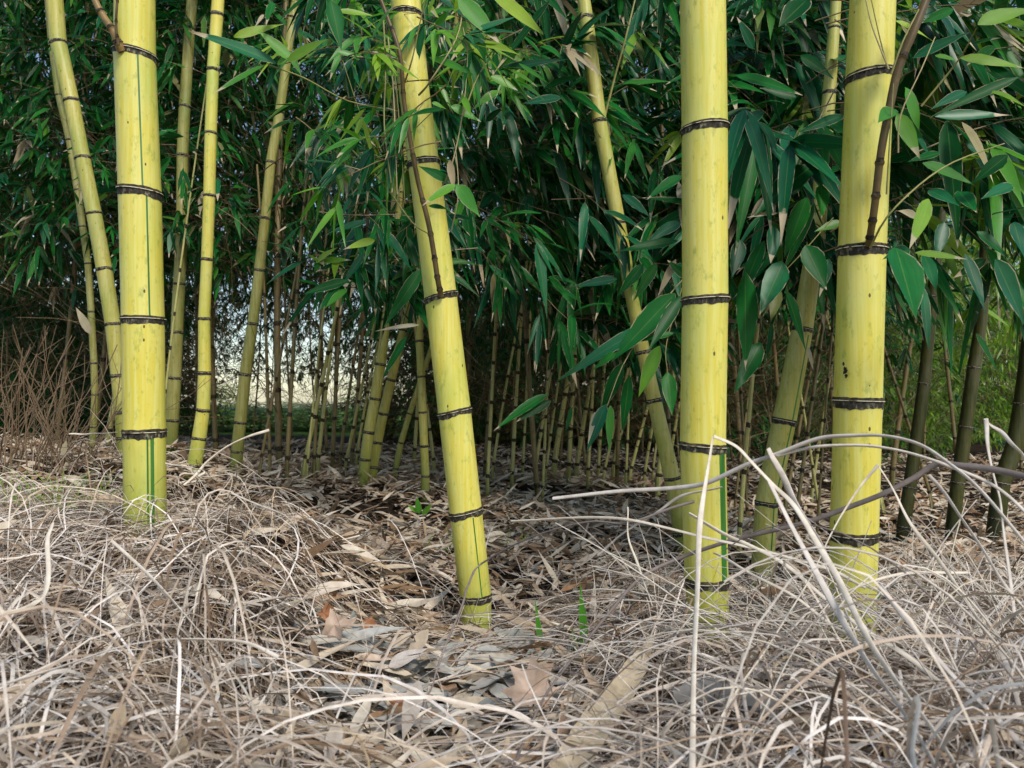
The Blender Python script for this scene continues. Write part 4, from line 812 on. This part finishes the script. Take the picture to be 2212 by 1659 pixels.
tag(mb.build('dry_shrub', M['dry_bush'], None, b0), 'brown leafless twiggy shrub at the left edge above the straw', 'shrub')
# pale dry leaves caught among the stems at left
def single_leaf(name, x0, y0, x1, y1, w, d, mt, lab, cat='leaf', bend=.1, N_=(0.1, -1, .4)):
    a = pt(x0, y0, d); b_ = pt(x1, y1, d); D = b_-a; L = np.linalg.norm(D); mb = MB()
    mb.leaves([a], [D+np.array((0, 0, bend*L))], [N_], L, w*d/F, bend, 0, True); return tag(mb.build(name, M[mt], None, a), lab, cat)
single_leaf('dry_leaf', 196,722,161,658,18,2.0,'leaf_dry','pale dry leaf caught in twigs left of the slim leaning bamboo')
single_leaf('dry_leaf', 136,985,145,945,12,1.8,'leaf_dry','small pale dry leaf standing above the dry shrub foot')
LITTER = [(925,1360,870,1440,30,1.15,'litter','pale pointed bamboo leaf tilted up in front of the centre culm foot'),(905,1470,870,1600,42,.85,'stem_grey','large grey spotted bamboo leaf standing at the bottom left of centre'),
 (840,1440,925,1400,34,1.1,'stem_grey','broad grey curled bamboo leaf lying left of the centre culm foot'),(735,1560,700,1660,36,.8,'stem_grey','pale bamboo leaf at the bottom edge left of centre'),
 (400,1590,370,1690,44,.62,'sheath','blunt beige leaf cut off by the bottom edge at the left'),(270,1520,225,1640,36,.66,'sheath','narrow beige leaf sunk in the lower left straw'),
 (845,1400,900,1360,18,1.15,'litter','narrow tan bamboo leaf beside the curled grey one'),(985,1640,1010,1540,26,.8,'litter','slender grey bamboo leaf pointing up at the bottom centre'),
 (850,1540,825,1450,24,.9,'litter','speckled bamboo leaf leaning on the large spotted one')]
for x0, y0, x1, y1, w, d, mt, lab in LITTER: single_leaf('fallen_leaf', x0, y0, x1, y1, w, hit(x0, max(y0, y1), .04), mt, lab, 'leaf', .02, (.2, -.6, .8))

# lobed maple leaves
def maple(cx, cy, d, size, rot, mt, lab, tilt=(.1, -.55, .8)):
    prof = [(0, 1.0), (12, .62), (22, .70), (38, .92), (48, .58), (60, .50), (78, .80), (92, .50), (115, .52), (130, .62), (150, .35), (180, .30)]
    ang = [a for a, _ in prof] + [360-a for a, _ in prof[::-1][1:-1]]; rad = [r for _, r in prof] + [r for _, r in prof[::-1][1:-1]]
    d = hit(cx, cy+size*.8, .04); c = pt(cx, cy, d); nrm = unit(np.array(tilt)); up = unit(np.array((math.sin(rot), 0.4, math.cos(rot))) - nrm*np.dot(nrm, (math.sin(rot), .4, math.cos(rot)))); sd_ = np.cross(up, nrm)
    n = len(ang); V = []; R_ = size*d/F
    for f in (1, .66, .33, .02):
        for k in range(n):
            a = math.radians(ang[k]); r = rad[k]*f*R_; curl = .26*R_*math.sin(2*a+1)*f*f + .12*R_*math.sin(5*a)*f + (.06*R_*f if k % 2 else 0)
            V.append(c + up*math.cos(a)*r + sd_*math.sin(a)*r + nrm*curl)
    i = np.arange(3)[:, None]*n; j = np.arange(n)[None]; k = (j+1) % n; mb = MB()
    mb.add(V, np.stack(np.broadcast_arrays(i+j, i+k, i+n+k, i+n+j), -1).reshape(-1, 4)); s = MB()
    s.tube([c-up*R_*.25+nrm*.002, c-up*R_*.6+nrm*.004, c-up*R_*.95+nrm*.001], [.0008, .0008, .0006], 5)
    th = mb.build('maple_leaf', M[mt], None, c); tag(th, lab, 'leaf')
    o = s.build('leaf_stalk', M['branch_brown'], th, c)
maple(1150, 1500, .80, 85, .0, 'maple', 'pinkish tan maple leaf standing upright at the bottom centre', (.15, -.8, .55))
maple(722, 1350, 1.05, 56, 2.4, 'maple', 'pale pink and brown maple leaf in the hollow below the left mound', (-.1, -.7, .7))
maple(700, 1325, 1.07, 30, .6, 'maple_rust', 'rusty half-curled maple leaf resting on the pale pink one', (-.3, -.7, .6))
maple(858, 1525, .88, 34, 1.2, 'maple_rust', 'small orange-brown leaf at the bottom beside the spotted bamboo leaf', (.1, -.7, .6))
maple(790, 1345, 1.15, 26, 1.4, 'maple_rust', 'narrow rusty leaf right of the pink maple leaf', (.1, -.5, .8))

# culm sheath and bark piece
def sheet(name, cpts, halfw, mt, lab, cat, curl=.3, thick=.0012, seed=1, rough_edge=.1):
    cpts = [(X, Y, hit(X, min(Y, 1658)+halfw[1]*.5, .06)) for X, Y, _ in cpts]; g = np.random.default_rng(seed); P = stem_path(cpts, 26); n = len(P); t = np.linspace(0, 1, n); dd = cpts[0][2]
    wv = np.interp(t, np.linspace(0, 1, len(halfw)), halfw)*dd/F; T = np.gradient(P, axis=0); T /= np.linalg.norm(T, axis=1)[:, None]
    nr = unit(np.array((.05, -.6, .8))); S = np.cross(T, nr); S /= np.linalg.norm(S, axis=1)[:, None]; Nn = np.cross(S, T); mb = MB(); m_ = 9; u = np.linspace(-1, 1, m_)
    jit = 1 + rough_edge*g.uniform(-1, 1, (n, m_))
    for sgn in (1, -1):
        V = P[:, None] + S[:, None]*(wv[:, None]*u*jit)[..., None] + Nn[:, None]*((curl*wv[:, None]*(u**2)[None] + .05*wv[:, None]*np.sin(u*9)[None]) + sgn*thick/2)[..., None]
        i = np.arange(n-1)[:, None]*m_; j = np.arange(m_-1)[None]; Q = np.stack(np.broadcast_arrays(i+j, i+j+1, i+j+1+m_, i+j+m_), -1).reshape(-1, 4); mb.add(V.reshape(-1, 3), Q)
    return tag(mb.build(name, M[mt], None, pt(*cpts[0])), lab, cat)
sheet('bamboo_sheath', [(1215,1680,.66),(1275,1585,.72),(1340,1500,.78),(1375,1440,.82),(1412,1375,.86)], [38, 40, 38, 30, 6], 'sheath', 'long broad tan bamboo sheath slanting up at the bottom centre right', 'bamboo sheath', .35)
sheet('bark_piece', [(1455,1500,.70),(1520,1485,.72),(1600,1490,.73),(1680,1510,.75),(1735,1525,.76)], [14, 36, 38, 26, 6], 'bark', 'grey weathered slab of bark lying in the straw at the bottom right', 'bark', -.5, .004, 4, .14)

# green grass blades and seedlings
def blades(name, lst, lab, mt='leaf_bright', cat='grass blade'):
    mb = MB(); dh = hit(lst[0][0], lst[0][1], .012) if lst[0][1] > 1200 else lst[0][5]; lst = [(*q[:5], dh) for q in lst]; b0 = pt(lst[0][0], lst[0][1], dh)
    for x0, y0, x1, y1, w, d in lst:
        a = pt(x0, y0, d); D = pt(x1, y1, d-.01)-a; L = np.linalg.norm(D); mb.leaves([a], [D], [(.3, -1, .1)], L, w*d/F, .01, 0, True)
    return tag(mb.build(name, M[mt], None, b0), lab, cat)
blades('grass_sprout', [(1265,1430,1252,1250,20,1.15)], 'tallest bright green grass blade in the litter left of the thickest culm')
blades('grass_sprout', [(1248,1430,1234,1350,17,1.15)], 'short bright green grass blade beside the tallest one')
blades('grass_sprout', [(1172,1425,1155,1290,15,1.15),(1165,1430,1148,1405,14,1.15)], 'thin green grass blade right of the centre culm foot')
blades('green_seedling', [(1876,1330,1862,1265,20,1.2),(1878,1330,1905,1262,22,1.2),(1876,1345,1877,1295,6,1.2)], 'small two-leaved green seedling left of the foot of the right culm', cat='seedling')
blades('green_seedling', [(905,1110,900,1070,14,1.9),(912,1112,935,1085,12,1.9),(900,1105,880,1090,9,1.9)], 'small green seedling left of the leaning centre culm', cat='seedling')
rng = np.random.default_rng(8)
def tuft(cx, cy, d, n, h, w, lab, mt='leaf_lime', spread=.5):
    b0 = pt(cx, cy, d); b0[2] = gz(b0[0], b0[1]); mb = MB(); P = []; D = []; N_ = []
    for i in range(n): P.append(b0+np.array((rng.normal(0, .03), rng.normal(0, .03), 0))); D.append((rng.normal(0, spread), rng.normal(0, .3), 1)); N_.append((rng.normal(0, .3), -1, .2))
    mb.leaves(P, D, N_, rng.uniform(.5, 1, n)*h, w, rng.uniform(.0, .35, n), 0, True); return tag(mb.build('grass_tuft', M[mt], None, b0), lab, 'grass')
tuft(140, 1045, 1.45, 46, .17, .003, 'pale green grass tuft in the straw left of the leftmost thick culm')
tuft(50, 1020, 1.5, 30, .17, .003, 'pale green grass tuft at the left edge below the dry shrub')
tuft(188, 1015, 1.6, 14, .14, .003, 'sparse upright green grass blades beside the leftmost thick culm', spread=.25)
tuft(268, 1010, 1.7, 10, .06, .008, 'low green sprout hidden behind the leftmost thick culm', 'leaf_bright')
tuft(1085, 1190, 1.9, 8, .08, .002, 'few thin green blades right of the leaning centre culm', spread=.9)
tuft(985, 1160, 1.8, 10, .08, .002, 'few curved green blades left of the leaning centre culm', spread=.6)
# distant sunlit shrubs beyond the thicket, seen through the gaps
for i, (X, d) in enumerate(((150, 16), (420, 15), (495, 13.6), (560, 14.4), (625, 13.4), (700, 14.6), (765, 13.6), (850, 15), (1080, 15), (1500, 16), (1900, 15), (1990, 13.6), (2080, 14.5), (2160, 13.8), (2250, 15), (2340, 14))):
    o = proto('bush', 'leaf_lime' if i % 2 or i > 8 else 'leaf_olive', i % 2); p = pt(X, 900, d); o.location = (p[0], p[1], gz(p[0], p[1])-.02); s = (.42, .34, .17, .20, .16, .21, .18, .36, .9, .8, 1.0, 1.2, 1.1, 1.3, 1.1, 1.2)[i]; o.scale = (1.6, 1.6, s)
    o.name = 'distant_shrub'
    tag(o, (f'{ORD[i]} from the left of the low light green shrubs beyond the thicket'), 'shrub', 'shrubs beyond the thicket')
print('thicket bamboos', cnt, 'objects', len(bpy.data.objects))
